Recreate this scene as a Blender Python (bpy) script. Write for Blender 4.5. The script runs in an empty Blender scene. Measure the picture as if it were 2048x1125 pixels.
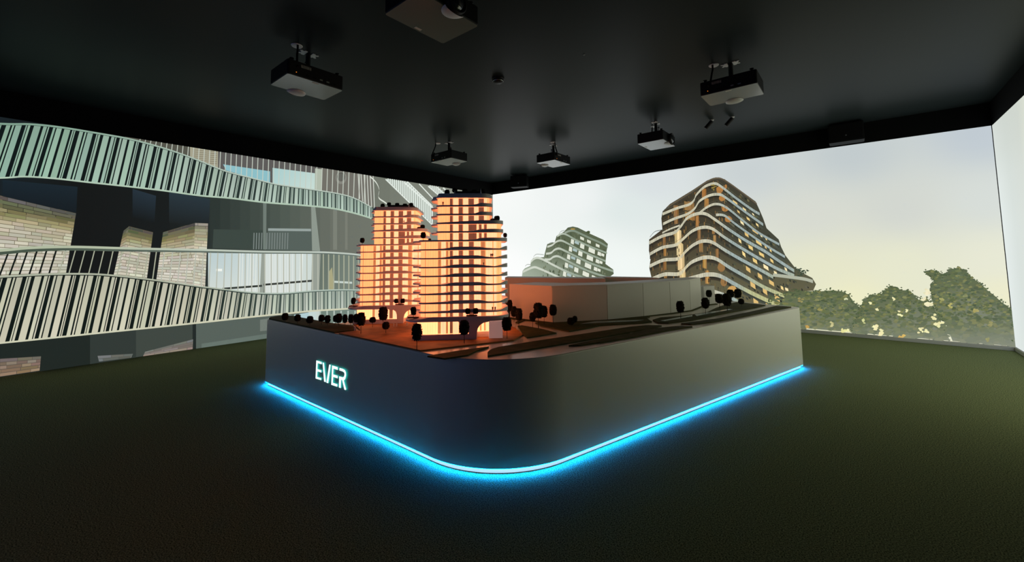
import bpy, math, random
from mathutils import Vector, Matrix
random.seed(7)

# ------------------------------------------------------------------ camera
F_PX, CY_PX = 836.16, 446.13
YAW, PITCH, ROLL = -.6891, .0801, -.0119
CAM = Vector((8.185, -9.047, 1.4))
W, D, ZT, ZC = 9.803, 12.3, 3.217, 3.566          # room width, depth, picture top, ceiling
fw = Vector((math.sin(YAW)*math.cos(PITCH), math.cos(YAW)*math.cos(PITCH), math.sin(PITCH)))
r0 = Vector((math.cos(YAW), -math.sin(YAW), 0)); u0 = r0.cross(fw)
rt = r0*math.cos(ROLL)+u0*math.sin(ROLL); up = u0*math.cos(ROLL)-r0*math.sin(ROLL)
sc = bpy.context.scene
cam = bpy.data.cameras.new('camera'); camo = bpy.data.objects.new('camera', cam)
sc.collection.objects.link(camo); sc.camera = camo
cam.sensor_fit = 'HORIZONTAL'; cam.sensor_width = 36; cam.lens = 36*F_PX/2048
cam.shift_y = -(1125/2-CY_PX)/2048
cam.clip_start = .05
m = Matrix((rt, up, -fw)).transposed().to_4x4(); m.translation = CAM
camo.matrix_world = m
# ------------------------------------------------------------------ world, exposure
wd = bpy.data.worlds.new('world'); sc.world = wd; wd.use_nodes = True
wd.node_tree.nodes['Background'].inputs[0].default_value = (0, 0, 0, 1)
wd.node_tree.nodes['Background'].inputs[1].default_value = 0
vs = sc.view_settings; vs.view_transform = 'Standard'; vs.look = 'None'; vs.gamma = 1; vs.exposure = 0
vs.use_curve_mapping = False

def ray(x, y): return fw+rt*((x-1024)/F_PX)-up*((y-CY_PX)/F_PX)
def onz(x, y, z): d = ray(x, y); return CAM+d*((z-CAM.z)/d.z)
def onx(x, y, v): d = ray(x, y); return CAM+d*((v-CAM.x)/d.x)
def ony(x, y, v): d = ray(x, y); return CAM+d*((v-CAM.y)/d.y)

# ------------------------------------------------------------------ helpers
C = sc.collection
def lin(c):
    o = []
    for v in c[:3]:
        v /= 255
        o.append(v/12.92 if v <= .04045 else ((v+.055)/1.055)**2.4)
    return tuple(o)
MATS = {}
def mat(name, col=(.5, .5, .5), rough=.6, metal=0, spec=.5, emit=None, es=0, noise=None, bump=None, alpha=None):
    if name in MATS: return MATS[name]
    mt = bpy.data.materials.new(name); mt.use_nodes = True
    nt = mt.node_tree; b = nt.nodes['Principled BSDF']
    b.inputs['Base Color'].default_value = (*col, 1); b.inputs['Roughness'].default_value = rough
    b.inputs['Metallic'].default_value = metal; b.inputs['Specular IOR Level'].default_value = spec
    if emit:
        b.inputs['Emission Color'].default_value = (*emit, 1); b.inputs['Emission Strength'].default_value = es
    if alpha is not None: b.inputs['Alpha'].default_value = alpha
    if noise:
        scale, c2, det = noise
        tc = nt.nodes.new('ShaderNodeTexCoord'); n = nt.nodes.new('ShaderNodeTexNoise')
        n.inputs['Scale'].default_value = scale; n.inputs['Detail'].default_value = det
        cr = nt.nodes.new('ShaderNodeValToRGB')
        cr.color_ramp.elements[0].position = .35; cr.color_ramp.elements[1].position = .65
        cr.color_ramp.elements[0].color = (*col, 1); cr.color_ramp.elements[1].color = (*c2, 1)
        nt.links.new(tc.outputs['Object'], n.inputs['Vector']); nt.links.new(n.outputs['Fac'], cr.inputs['Fac'])
        nt.links.new(cr.outputs['Color'], b.inputs['Base Color'])
    if bump:
        scale, st, dist = bump
        tc = nt.nodes.new('ShaderNodeTexCoord'); n = nt.nodes.new('ShaderNodeTexNoise')
        n.inputs['Scale'].default_value = scale; n.inputs['Detail'].default_value = 3
        bp = nt.nodes.new('ShaderNodeBump'); bp.inputs['Strength'].default_value = st; bp.inputs['Distance'].default_value = dist
        nt.links.new(tc.outputs['Object'], n.inputs['Vector']); nt.links.new(n.outputs['Fac'], bp.inputs['Height'])
        nt.links.new(bp.outputs['Normal'], b.inputs['Normal'])
    MATS[name] = mt; return mt
def link(name, me, m=None, parent=None, smooth=False):
    o = bpy.data.objects.new(name, me); C.objects.link(o)
    if m and not me.materials: me.materials.append(m)
    if parent: o.parent = parent
    if smooth:
        me.polygons.foreach_set('use_smooth', [True]*len(me.polygons))
    return o
def tag(o, label, cat, group=None):
    o['label'] = label; o['category'] = cat
    if group: o['group'] = group
    return o
def struct(o): o['kind'] = 'structure'; return o
def empty(name, loc=(0, 0, 0), rz=0):
    o = bpy.data.objects.new(name, None); C.objects.link(o); o.location = loc; o.rotation_euler = (0, 0, rz)
    o.empty_display_size = .05
    return o
class MB:
    def __init__(s): s.v = []; s.f = []; s.c = []
    def add(s, vs, fs):
        n = len(s.v); s.v += [tuple(p) for p in vs]; s.f += [tuple(i+n for i in f) for f in fs]
    def box(s, a, b):
        (x0, y0, z0), (x1, y1, z1) = a, b
        s.add([(x0,y0,z0),(x1,y0,z0),(x1,y1,z0),(x0,y1,z0),(x0,y0,z1),(x1,y0,z1),(x1,y1,z1),(x0,y1,z1)],
              [(3,2,1,0),(4,5,6,7),(0,1,5,4),(1,2,6,5),(2,3,7,6),(3,0,4,7)]); return s
    def prism(s, pts, z0, z1, cap=True, pts1=None):
        """closed outline (ccw) extruded; z0/z1 number or per-point list"""
        n = len(pts); p1 = pts1 or pts
        za = z0 if isinstance(z0, (list, tuple)) else [z0]*n
        zb = z1 if isinstance(z1, (list, tuple)) else [z1]*n
        vs = [(p[0], p[1], za[i]) for i, p in enumerate(pts)]+[(p[0], p[1], zb[i]) for i, p in enumerate(p1)]
        fs = [(i, (i+1) % n, n+(i+1) % n, n+i) for i in range(n)]
        if cap: fs += [tuple(range(n-1, -1, -1)), tuple(range(n, 2*n))]
        s.add(vs, fs); return s
    def tube(s, pts, r, seg=8, cap=True):
        pts = [Vector(p) for p in pts]; rs = r if isinstance(r, (list, tuple)) else [r]*len(pts)
        rings = []; prev = None
        for i, p in enumerate(pts):
            t = (pts[min(i+1, len(pts)-1)]-pts[max(i-1, 0)]).normalized()
            a = prev if prev else (Vector((0, 0, 1)) if abs(t.z) < .9 else Vector((1, 0, 0)))
            x = (a-t*a.dot(t)).normalized(); y = t.cross(x); prev = x
            rings.append([p+(x*math.cos(2*math.pi*k/seg)+y*math.sin(2*math.pi*k/seg))*rs[i] for k in range(seg)])
        vs = [q for ring in rings for q in ring]; fs = []
        for i in range(len(pts)-1):
            for k in range(seg):
                fs.append((i*seg+k, i*seg+(k+1) % seg, (i+1)*seg+(k+1) % seg, (i+1)*seg+k))
        if cap: fs += [tuple(range(seg-1, -1, -1)), tuple(range((len(pts)-1)*seg, len(pts)*seg))]
        s.add(vs, fs); return s
    def lathe(s, prof, ctr=(0, 0, 0), axis='z', seg=24):
        """profile [(radius, height)]"""
        vs = []; fs = []; n = len(prof)
        for k in range(seg):
            a = 2*math.pi*k/seg
            for r, h in prof:
                p = (r*math.cos(a), r*math.sin(a), h)
                if axis == 'x': p = (p[2], p[0], p[1])
                if axis == 'y': p = (p[1], p[2], p[0])
                vs.append((p[0]+ctr[0], p[1]+ctr[1], p[2]+ctr[2]))
        for k in range(seg):
            for i in range(n-1):
                fs.append((k*n+i, ((k+1) % seg)*n+i, ((k+1) % seg)*n+i+1, k*n+i+1))
        s.add(vs, fs); return s
    def mesh(s, name):
        me = bpy.data.meshes.new(name); me.from_pydata(s.v, [], s.f); me.update(); return me
    def build(s, name, m, parent=None, smooth=False):
        return link(name, s.mesh(name), m, parent, smooth)
def bevel(o, w=.004, seg=2):
    b = o.modifiers.new('bevel', 'BEVEL'); b.width = w; b.segments = seg; b.limit_method = 'ANGLE'
    return o
def rpoly(pts, seg=10):
    """rounded polygon from [(x, y, r)]"""
    out = []; n = len(pts)
    for i in range(n):
        p = Vector(pts[i][:2]); r = pts[i][2]
        if r <= 0: out.append(tuple(p)); continue
        a = (Vector(pts[i-1][:2])-p); b = (Vector(pts[(i+1) % n][:2])-p)
        la, lb = a.length, b.length; a /= la; b /= lb
        ang = math.acos(max(-1, min(1, a.dot(b))))
        t = min(r/math.tan(ang/2), la*.48, lb*.48); rr = t*math.tan(ang/2)
        bis = (a+b).normalized(); c = p+bis*(rr/math.sin(ang/2))
        A = p+a*t-c; B = p+b*t-c
        a0 = math.atan2(A.y, A.x); a1 = math.atan2(B.y, B.x); d = (a1-a0+math.pi) % (2*math.pi)-math.pi
        for k in range(seg+1):
            th = a0+d*k/seg; out.append((c.x+rr*math.cos(th), c.y+rr*math.sin(th)))
    return out
def dense(pts, step):
    out = []; n = len(pts)
    for i in range(n):
        a = Vector(pts[i]); b = Vector(pts[(i+1) % n]); k = max(1, int((b-a).length/step))
        for j in range(k): out.append(tuple(a.lerp(b, j/k)))
    return out
def offset(pts, d):
    """move a ccw outline inwards by d"""
    out = []; n = len(pts)
    for i in range(n):
        t = (Vector(pts[(i+1) % n])-Vector(pts[i-1])).normalized(); out.append((pts[i][0]-t.y*d, pts[i][1]+t.x*d))
    return out
def smoothstep(a, b, x):
    t = max(0, min(1, (x-a)/(b-a))); return t*t*(3-2*t)
def spline(pts, n=8):
    out = []
    for i in range(len(pts)-1):
        p0 = pts[max(i-1, 0)]; p1 = pts[i]; p2 = pts[i+1]; p3 = pts[min(i+2, len(pts)-1)]
        for k in range(n):
            t = k/n
            out.append(tuple(.5*(2*p1[j]+(p2[j]-p0[j])*t+(2*p0[j]-5*p1[j]+4*p2[j]-p3[j])*t*t+(3*p1[j]-p0[j]-3*p2[j]+p3[j])*t**3) for j in (0, 1)))
    out.append(tuple(pts[-1])); return out
def interp(pts, x):
    if x <= pts[0][0]: 
        (x0, y0), (x1, y1) = pts[0], pts[1]
    elif x >= pts[-1][0]: (x0, y0), (x1, y1) = pts[-2], pts[-1]
    else:
        for i in range(len(pts)-1):
            if pts[i][0] <= x <= pts[i+1][0]: (x0, y0), (x1, y1) = pts[i], pts[i+1]; break
    return y0+(y1-y0)*(x-x0)/(x1-x0)

# ------------------------------------------------------------------ materials
M_black = mat('black_wall_paint', (.005, .0055, .0055), .9, spec=.1)
M_ceil = mat('dark_ceiling_paint', (.022, .029, .030), .34, spec=.5)
M_ceil.node_tree.nodes['Principled BSDF'].inputs['IOR'].default_value = 1.11
M_carpet = mat('dark_carpet', (.022, .038, .014), 1, spec=.1, noise=(150, (.33, .385, .18), 6), bump=(210, .6, .006))
M_base = mat('grey_baseboard', (.65, .65, .62), .5)
M_plinth = mat('satin_white_plinth', (.88, .88, .73), .4, spec=.5)
bs_ = M_plinth.node_tree.nodes['Principled BSDF']; bs_.inputs['Coat Weight'].default_value = 1; bs_.inputs['Coat IOR'].default_value = 2.0; bs_.inputs['Coat Roughness'].default_value = .36
M_road = mat('pale_model_road', (.74, .69, .58), .25)
M_lawn = mat('brown_model_lawn', (.05, .058, .014), .8, noise=(14, (.085, .085, .024), 5), spec=.15)
M_plaza = mat('brown_model_plaza', (.28, .105, .018), .6, noise=(9, (.50, .19, .036), 5), spec=.3)
M_water = mat('model_water', (.25, .35, .36), .1)
M_white = mat('white_model_plastic', (.9, .89, .9), .5)
M_block = mat('white_block_board', (.78, .77, .68), .5)
M_leaf = mat('dark_model_leaves', (.016, .015, .009), .9, spec=.1)
M_bed = mat('red_brown_planting', (.10, .025, .012), .9, spec=.1)
M_trunk = mat('dark_model_trunk', (.01, .007, .005), .8)
M_proj = mat('black_projector_casing', (.006, .006, .0065), .5, spec=.25)
M_projw = mat('grey_projector_underside', (.13, .135, .13), .2, spec=1)
M_house = mat('pale_lens_housing', (.55, .56, .55), .4)
M_lens = mat('projector_lens_glass', (.01, .012, .015), .05, spec=1)
M_steel = mat('bright_steel', (.6, .6, .58), .3, metal=1)
M_bracket = mat('white_bracket', (.7, .7, .7), .5)
M_sticker = mat('pale_sticker', (.6, .58, .5), .6)
M_spk = mat('black_speaker_box', (.005, .0055, .0055), .6, spec=.1)
M_fig = mat('white_figure', (.75, .73, .7), .6)
M_figd = mat('dark_figure', (.05, .02, .015), .7)
M_glass = mat('clear_balustrade_glass', (.8, .85, .85), .1, spec=.6, alpha=.12)

# ------------------------------------------------------------------ room shell
def quad(name, pts, m):
    b = MB(); b.add(pts, [(0, 1, 2, 3)]); return struct(b.build(name, m))
T = .15
struct(MB().box((-T, -D-T, -.1), (W+T, T, 0)).build('floor', M_carpet))
struct(MB().box((-T, -D-T, ZC), (W+T, T, ZC+.1)).build('ceiling', M_ceil))
struct(MB().box((-T, -D-T, 0), (0, T, ZC)).build('wall_left', M_black))
struct(MB().box((0, 0, 0), (W, T, ZC)).build('wall_back', M_black))
struct(MB().box((W, -D-T, 0), (W+T, T, ZC)).build('wall_right', M_black))
struct(MB().box((0, -D-T, 0), (W, -D, ZC)).build('wall_front', M_black))
struct(bevel(MB().box((.01, -.014, 0), (W-.014, 0, .055)).build('baseboard_back', M_base)))
struct(bevel(MB().box((W-.014, -D, 0), (W, 0, .055)).build('baseboard_right', M_base)))

# ------------------------------------------------------------------ projected pictures
def emat():
    mt = bpy.data.materials.new('projected_light'); mt.use_nodes = True; nt = mt.node_tree; nt.nodes.clear()
    o = nt.nodes.new('ShaderNodeOutputMaterial'); e = nt.nodes.new('ShaderNodeEmission'); a = nt.nodes.new('ShaderNodeVertexColor')
    a.layer_name = 'Col'
    d = nt.nodes.new('ShaderNodeBsdfDiffuse'); d.inputs[0].default_value = (.06, .06, .06, 1)
    ad = nt.nodes.new('ShaderNodeAddShader')
    nt.links.new(a.outputs[0], e.inputs[0]); nt.links.new(e.outputs[0], ad.inputs[0]); nt.links.new(d.outputs[0], ad.inputs[1])
    nt.links.new(ad.outputs[0], o.inputs[0]); return mt
M_emit = emat()
class Pic(MB):
    """flat projected shapes given in photo pixels, laid on a wall plane"""
    def __init__(s, to3d, nrm): super().__init__(); s.to3d = to3d; s.n = Vector(nrm); s.cols = []
    def poly(s, pts, col, layer):
        """pts pixels; col sRGB tuple or list of per-point tuples"""
        vs = [s.to3d(x, y)+s.n*(.003+layer*.0004) for x, y in pts]
        if isinstance(col, list): cs = [lin(c) for c in col]
        else: cs = [lin(col)]*len(pts)
        s.add(vs, [tuple(range(len(vs)))]); s.cols.append(cs)
    def band(s, top, bot, col, layer, col2=None):
        for i in range(len(top)-1):
            c = col(top[i][0]) if callable(col) else col
            c2 = (col2(bot[i][0]) if callable(col2) else col2) if col2 else c
            s.poly([top[i], top[i+1], bot[i+1], bot[i]], [c, c, c2, c2], layer)
    def stroke(s, pts, w, col, layer):
        w1 = w if callable(w) else (lambda x: w)
        s.band(pts, [(x, y+w1(x)) for x, y in pts], col, layer)
    def line(s, a, b, w, col, layer):
        dx, dy = b[0]-a[0], b[1]-a[1]; l = math.hypot(dx, dy) or 1; nx, ny = -dy/l*w/2, dx/l*w/2
        s.poly([(a[0]+nx, a[1]+ny), (b[0]+nx, b[1]+ny), (b[0]-nx, b[1]-ny), (a[0]-nx, a[1]-ny)], col, layer)
    def blob(s, x, y, rx, ry, col, layer, n=9, jit=.25):
        ph = random.random()*6
        s.poly([(x+rx*math.cos(ph+k*6.2832/n)*(1+random.uniform(-jit, jit)), y+ry*math.sin(ph+k*6.2832/n)*(1+random.uniform(-jit, jit))) for k in range(n)], col, layer)
    def build(s, name, parent=None):
        me = s.mesh(name); at = me.color_attributes.new('Col', 'FLOAT_COLOR', 'CORNER')
        flat = []
        for cs in s.cols:
            for c in cs: flat += [c[0], c[1], c[2], 1]
        at.data.foreach_set('color', flat)
        return link(name, me, M_emit, parent)
def mixc(a, b, t): return tuple(a[i]+(b[i]-a[i])*t for i in range(3))
def jitter(c, k):
    d = random.uniform(-k, k); return tuple(max(0, min(255, v+d+random.uniform(-k*.3, k*.3))) for v in c)

# ---- left wall picture: curved balconies of a brick apartment house
toL = lambda x, y: onx(x, y, 0)
NL = (1, 0, 0)
ltop = lambda x: 234+.159*x
lbot = lambda x: 754.7-.1415*x
XL = -1400
b = Pic(toL, NL)
# clip box of the picture in wall coordinates
def wallquad(pb, y0, y1, z0, z1, col, n, axis='x', v=0, layer=0):
    pass
root_l = None
up_rail = spline([(-1400, 60), (-900, 120), (-420, 196), (-150, 236), (0, 246), (60, 247), (120, 253), (200, 266), (260, 277), (320, 293), (360, 306), (400, 321), (450, 341), (503, 355), (544, 366), (580, 372), (632, 379.5), (678, 387), (709, 396), (743, 414)], 5)
up_bot = spline([(-1400, 500), (-900, 430), (-420, 372), (-150, 358), (0, 355.7), (50, 353), (112, 357), (174, 364), (249, 372), (324, 380.6), (400, 391), (460, 396), (529, 404.5), (606, 410.5), (658, 415.6), (696, 423), (735, 434), (760, 444)], 5)
hand = spline([(-1400, 610), (-900, 570), (-420, 530), (-150, 508), (0, 498.7), (53, 494), (107, 492), (160, 492), (240, 494.5), (320, 496.5), (425, 499), (524, 502), (624, 503), (661, 504), (704, 507), (740, 512)], 5)
lo_rail = spline([(-1400, 700), (-900, 640), (-420, 590), (-150, 562), (0, 553), (53, 550), (120, 547.5), (187, 548), (240, 552), (293, 558), (347, 565.5), (400, 573), (449, 579), (499, 585), (537, 587), (574, 586.4), (624, 582), (673, 580), (705, 580), (740, 582)], 5)
lo_bot = spline([(-1400, 840), (-900, 785), (-420, 730), (-150, 701), (0, 686), (133, 672.5), (267, 658.7), (400, 645), (499, 634), (574, 626.7), (624, 621.7), (698, 617), (740, 613)], 5)
xs = list(range(XL, 986, 20))+[985]
def bgcol(x):
    st = [(-1400, (12, 16, 20)), (-900, (14, 20, 24)), (-800, (136, 158, 200)), (-330, (136, 158, 200)), (-240, (12, 18, 20)), (-100, (10, 15, 15)), (0, (20, 30, 34)), (150, (14, 18, 17)), (330, (18, 24, 24)), (430, (44, 54, 50)), (560, (78, 88, 80)), (660, (105, 110, 100)), (760, (112, 117, 106)), (900, (138, 142, 130)), (985, (150, 154, 142))]  # blue stretch beyond the left edge of view is added to light the plinth front
    for i in range(len(st)-1):
        if st[i][0] <= x <= st[i+1][0]: return mixc(st[i][1], st[i+1][1], (x-st[i][0])/(st[i+1][0]-st[i][0]))
    return st[-1][1]
b.band([(x, ltop(x)) for x in xs], [(x, lbot(x)) for x in xs], bgcol, 0)
root_l = b.build('projected_picture')
tag(root_l, 'projected picture of curved slatted balconies and brick piers on the left wall', 'projection')

p = Pic(toL, NL)     # rear facade: soffit, windows, walls
for x0, x1, ya, yb, c0, c1 in [(5, 155, 362, 430, (22, 36, 44), (14, 22, 26)), (265, 312, 380, 440, (34, 48, 58), (16, 22, 22)), (338, 420, 386, 450, (38, 52, 60), (24, 30, 30))]:
    p = Pic(toL, NL); p.poly([(x0, ya-2), (x1, ya+12), (x1-3, yb+8), (x0, yb-4)], [c0, c0, c1, c1], 1); p.build('dark_glazing', root_l)
p = Pic(toL, NL)   # window with dark head panes
p.poly([(427, 459), (529, 461), (529, 499), (425, 497)], (58, 70, 64), 1)
p.poly([(536, 462), (624, 462), (624, 501), (534, 500)], (84, 96, 90), 1)
p.poly([(536, 457), (622, 458), (622, 463), (536, 462)], (150, 162, 158), 2)
for k in range(14):
    x = 508+k*5.2; p.line((x, 466), (x-1, 499), 2.2, (118, 128, 124), 2)
p.poly([(526, 396), (533, 397), (532, 500), (526, 499)], (110, 122, 114), 2)
p.poly([(622, 410), (630, 411), (640, 503), (624, 502)], (140, 150, 140), 2)
p.build('window_head', root_l); p = Pic(toL, NL)
for x, wd_, c in [(666, 8, (122, 127, 116)), (690, 5, (120, 124, 113))]:
    p.poly([(x, 420), (x+wd_, 421), (x+wd_, 500), (x, 500)], c, 1)
p.build('wall_pilaster', root_l); p = Pic(toL, NL)   # sunlit sky in the lower glass
sky1 = [(150, 190, 195), (178, 202, 202)]
p.poly([(416, 506), (526, 508), (526, 588), (416, 574)], [(186, 204, 206), (200, 214, 212), (214, 222, 216), (205, 215, 210)], 2)
p.poly([(529, 508), (624, 508), (624, 585), (529, 588)], [(212, 222, 218), (204, 216, 212), (206, 216, 210), (216, 222, 216)], 2)
for k in range(9):
    x = 480+k*5.4; p.line((x, 506), (x-2, 583), 2, (222, 228, 222), 3)
for k in range(10):
    x = 540+k*5; p.line((x, 508), (x, 586), 2, (222, 228, 224), 3)
p.poly([(523, 505), (531, 505), (527, 588), (519, 586)], (150, 158, 148), 4)
p.poly([(600, 508), (606, 508), (603, 585), (598, 585)], (228, 234, 228), 3)
p.poly([(624, 505), (641, 506), (638, 582), (622, 584)], (150, 157, 147), 4)
p.poly([(641, 506), (740, 512), (740, 584), (638, 583)], [(98, 110, 100), (122, 136, 126), (128, 140, 130), (104, 116, 106)], 3)
p.poly([(657, 545), (664, 535), (668, 580), (656, 582)], (168, 165, 128), 4)
p.poly([(668, 562), (704, 564), (704, 568), (668, 566)], (196, 208, 200), 4)
p.poly([(432, 538), (444, 538), (444, 543), (432, 543)], (240, 244, 236), 4)
p.poly([(445, 576), (524, 570), (524, 574), (445, 580)], (52, 58, 52), 5)
p.poly([(527, 568), (624, 560), (624, 564), (527, 572)], (56, 60, 54), 5)
p.build('lit_window', root_l); p = Pic(toL, NL)   # under the lower balcony
for pts, c in [([(0, 690), (180, 668), (180, 730), (0, 756)], (30, 38, 34)), ([(180, 668), (272, 660), (272, 716), (180, 729)], (48, 56, 52)),
               ([(272, 660), (385, 648), (385, 699), (272, 715)], (62, 70, 64)), ([(392, 647), (548, 631), (548, 676), (392, 698)], (86, 97, 90)),
               ([(403, 688), (548, 666), (548, 676), (403, 697)], (104, 118, 110)), ([(520, 640), (548, 636), (548, 660), (520, 663)], (120, 128, 120)),
               ([(548, 634), (580, 630), (606, 640), (620, 646), (700, 656), (560, 672)], (120, 140, 138)),
               ([(588, 630), (632, 623), (632, 655), (588, 660)], (176, 204, 208)), ([(617, 624), (640, 622), (640, 655), (617, 655)], (196, 208, 202)), ([(640, 622), (740, 614), (740, 660), (640, 660)], (112, 130, 120))]:
    p.poly(pts, c, 2)
for k in range(7):
    x = 640+k*14; p.line((x, 622), (x, 658), 3, (176, 190, 180), 3)
p.build('shaded_soffit', root_l)

p = Pic(toL, NL)     # brick piers
def bricks(TL, TR, BR, BL, rows, cols, colf, layer, grout):
    p = Pic(toL, NL)
    p.poly([TL, TR, BR, BL], grout, layer)
    for r in range(rows):
        x = -random.random()
        while x < cols:
            l = random.uniform(.6, 1.5); a, c = max(0, x)/cols, min(cols, x+l*.97)/cols; x += l
            if c <= a: continue
            t0, t1 = (r+.08)/rows, (r+.93)/rows
            def P(s, t):
                X0 = TL[0]+(BL[0]-TL[0])*t; Y0 = TL[1]+(BL[1]-TL[1])*t; X1 = TR[0]+(BR[0]-TR[0])*t; Y1 = TR[1]+(BR[1]-TR[1])*t
                return (X0+(X1-X0)*s, Y0+(Y1-Y0)*s)
            p.poly([P(a, t0), P(c, t0), P(c, t1), P(a, t1)], jitter(colf((r+.5)/rows), 16), layer+1)
    p.build('brick_pier', root_l)
def bc(t):
    st = [(0, (84, 82, 84)), (.1, (100, 102, 72)), (.2, (146, 138, 96)), (.35, (184, 178, 154)), (.6, (201, 197, 180)), (1, (206, 202, 186))]
    for i in range(len(st)-1):
        if st[i][0] <= t <= st[i+1][0]: return mixc(st[i][1], st[i+1][1], (t-st[i][0])/(st[i+1][0]-st[i][0]))
    return st[-1][1]
bricks((-40, 382), (152, 427), (131, 552), (-40, 560), 21, 6, bc, 1, (110, 102, 78))
bricks((247, 462), (258, 453), (238, 556), (226, 556), 17, 1, bc, 1, (104, 96, 74))
bricks((258, 453), (306, 465), (293, 562), (238, 556), 17, 2.4, bc, 1, (104, 96, 74))
bricks((326, 465), (390, 446), (385, 573), (312, 564), 20, 3, bc, 1, (110, 102, 80))
bricks((390, 446), (416, 447), (410, 577), (385, 573), 22, 1.3, lambda t: mixc(bc(t), (214, 210, 190), .4), 1, (130, 124, 104))
low = lambda t: mixc((120, 112, 104), (150, 122, 94), t)
bricks((0, 718), (82, 713), (79, 742), (0, 754), 5, 3, low, 3, (84, 78, 70))
bricks((195, 712), (266, 708), (262, 716), (198, 724), 2, 3, lambda t: (104, 106, 102), 3, (84, 86, 82))
bricks((290, 704), (386, 679), (385, 699), (286, 713), 4, 3, lambda t: mixc((112, 112, 110), (142, 128, 112), t), 3, (96, 94, 88))
p = Pic(toL, NL)     # floor above the upper balcony
def above(x0, x1, c, layer, dy0=0, y1f=None):
    xs = [x0+(x1-x0)*k/6 for k in range(7)]
    p.band([(x, ltop(x)+dy0) for x in xs], [(x, max(ltop(x)+dy0+.3, interp(up_rail, x)+1)) for x in xs], c, layer)
above(250, 380, (84, 84, 74), 1); above(380, 436, (165, 162, 140), 2); above(436, 640, (92, 90, 88), 1); above(640, 746, (112, 110, 102), 1)
for k in range(7): p.line((385+k*0, 300+k*4), (434, 304+k*4), 1.2, (128, 122, 104), 3)
p.poly([(446, 329), (540, 343), (540, 366), (490, 352), (452, 341)], (140, 190, 198), 3)
p.poly([(545, 336), (631, 347), (629, 380), (545, 367)], [(168, 204, 204), (190, 214, 208), (200, 220, 212), (176, 208, 206)], 3)
p.poly([(630, 337), (644, 339), (643, 382), (629, 380)], (176, 186, 170), 4)
p.blob(682, 356, 11, 12.5, (132, 132, 124), 4, 24, 0); p.blob(682, 354, 8, 9, (82, 84, 78), 5, 20, 0)
for k in range(6): p.line((676+k*2.6, 347), (676+k*2.6, 362), .8, (130, 130, 122), 6)
for k in range(48):
    x = 236+k*10.7
    if x > 738: break
    y1 = interp(up_rail, x); y0 = ltop(x+1)
    if y1 > y0+3: p.line((x+1.5, y0), (x, y1+2), 1.5, (196, 204, 192), 7)
# bottom end of the curved railing and the slanted balconies beyond
end = spline([(740, 352), (752, 364), (758, 378), (757, 394), (770, 404), (785, 416)], 5)
p.stroke(end, 3, (222, 228, 216), 7)
for k in range(6):
    x = 716+k*6; p.line((x, ltop(x)), (x+3, 398+k*5), 1.6, (206, 210, 200), 7)
p.poly([(771, 358), (815, 365), (866, 415), (866, 450)], (164, 172, 162), 2)
for k in range(22):
    x = 776+k*4.2; t = (x-771)/95
    yt = max(ltop(x), 358+(x-808)*.95); yb = 359+(x-771)*.965
    if yb > yt+1: p.line((x, yt), (x, yb), 2.4, (222, 232, 224), 3)
for a, c, w_ in [((808, 365), (866, 417), 3), ((771, 359), (866, 452), 2), ((815, 364), (863, 411), 2), ((838, 368), (866, 398), 2)]: p.line(a, c, w_, (226, 234, 226), 4)
p.poly([(856, 372), (876, 375), (905, 402), (905, 414)], (176, 184, 174), 2)
for k in range(10):
    x = 860+k*4; p.line((x, max(ltop(x), 372+(x-874)*.9)), (x, 373+(x-856)*.85), 2, (224, 232, 224), 3)
p.line((856, 373), (905, 415), 2, (226, 234, 226), 4); p.line((874, 375), (905, 404), 2, (226, 234, 226), 4)
p.line((886, 376), (925, 410), 3, (216, 224, 214), 4)
p.build('upper_storey', root_l)

def slats(p, rail, bot, x0, x1, cfun, dark, lean, wfun, layer, seq):
    xs = [x0+(x1-x0)*k/160 for k in range(161)]
    p.band([(x+lean(x), interp(rail, x+lean(x))) for x in xs], [(x, interp(bot, x)) for x in xs], lambda x: dark(x), layer)
    x = x0; k = 0
    while x < x1:
        w_, g = seq[k % len(seq)]; s = wfun(x); a, c = x, min(x1, x+w_*s); col = jitter(cfun(x), 7)
        la, lc = lean(a), lean(c)
        ta = interp(rail, a+la); tc = interp(rail, c+lc); gap = 2+2.5*s
        p.poly([(a+la, ta+gap), (c+lc, tc+gap), (c, interp(bot, c)-1), (a, interp(bot, a)-1)], [mixc(col, (90, 105, 95), .18), mixc(col, (90, 105, 95), .18), col, col], layer+1)
        x += (w_+g)*s; k += 1
seq = [(14, 5), (3, 2), (2.5, 10), (9, 4), (4, 3), (13, 9), (3, 2), (5, 8), (15, 6), (8, 2.5), (3, 9), (5, 3), (12, 6)]
p = Pic(toL, NL)     # upper slatted balcony front
slats(p, up_rail, up_bot, -60, 752, lambda x: mixc((148, 182, 162), (178, 198, 184), smoothstep(0, 500, x)), lambda x: mixc((8, 20, 20), (62, 78, 72), smoothstep(250, 700, x)),
      lambda x: 34*max(0, 1-max(x, -200)/620) if x < 620 else 0, lambda x: max(.3, .98-.00092*x) if x > -200 else 1.16, 8, seq)
up_in = [q for q in up_rail if q[0] > -60]; up_bot = [q for q in up_bot if q[0] > -60]; lo_rail = [q for q in lo_rail if q[0] > -60]; lo_bot = [q for q in lo_bot if q[0] > -60]; hand = [q for q in hand if q[0] > -60]
p.stroke(up_in, lambda x: max(2.2, 4-.003*x), lambda x: mixc((128, 160, 142), (186, 200, 188), smoothstep(0, 600, x)), 11)
p.stroke([(x, y-1) for x, y in up_bot], lambda x: 3.2, (176, 198, 178), 11)
p.build('slatted_balcony', root_l)
p = Pic(toL, NL)     # lower slatted balcony front
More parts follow.
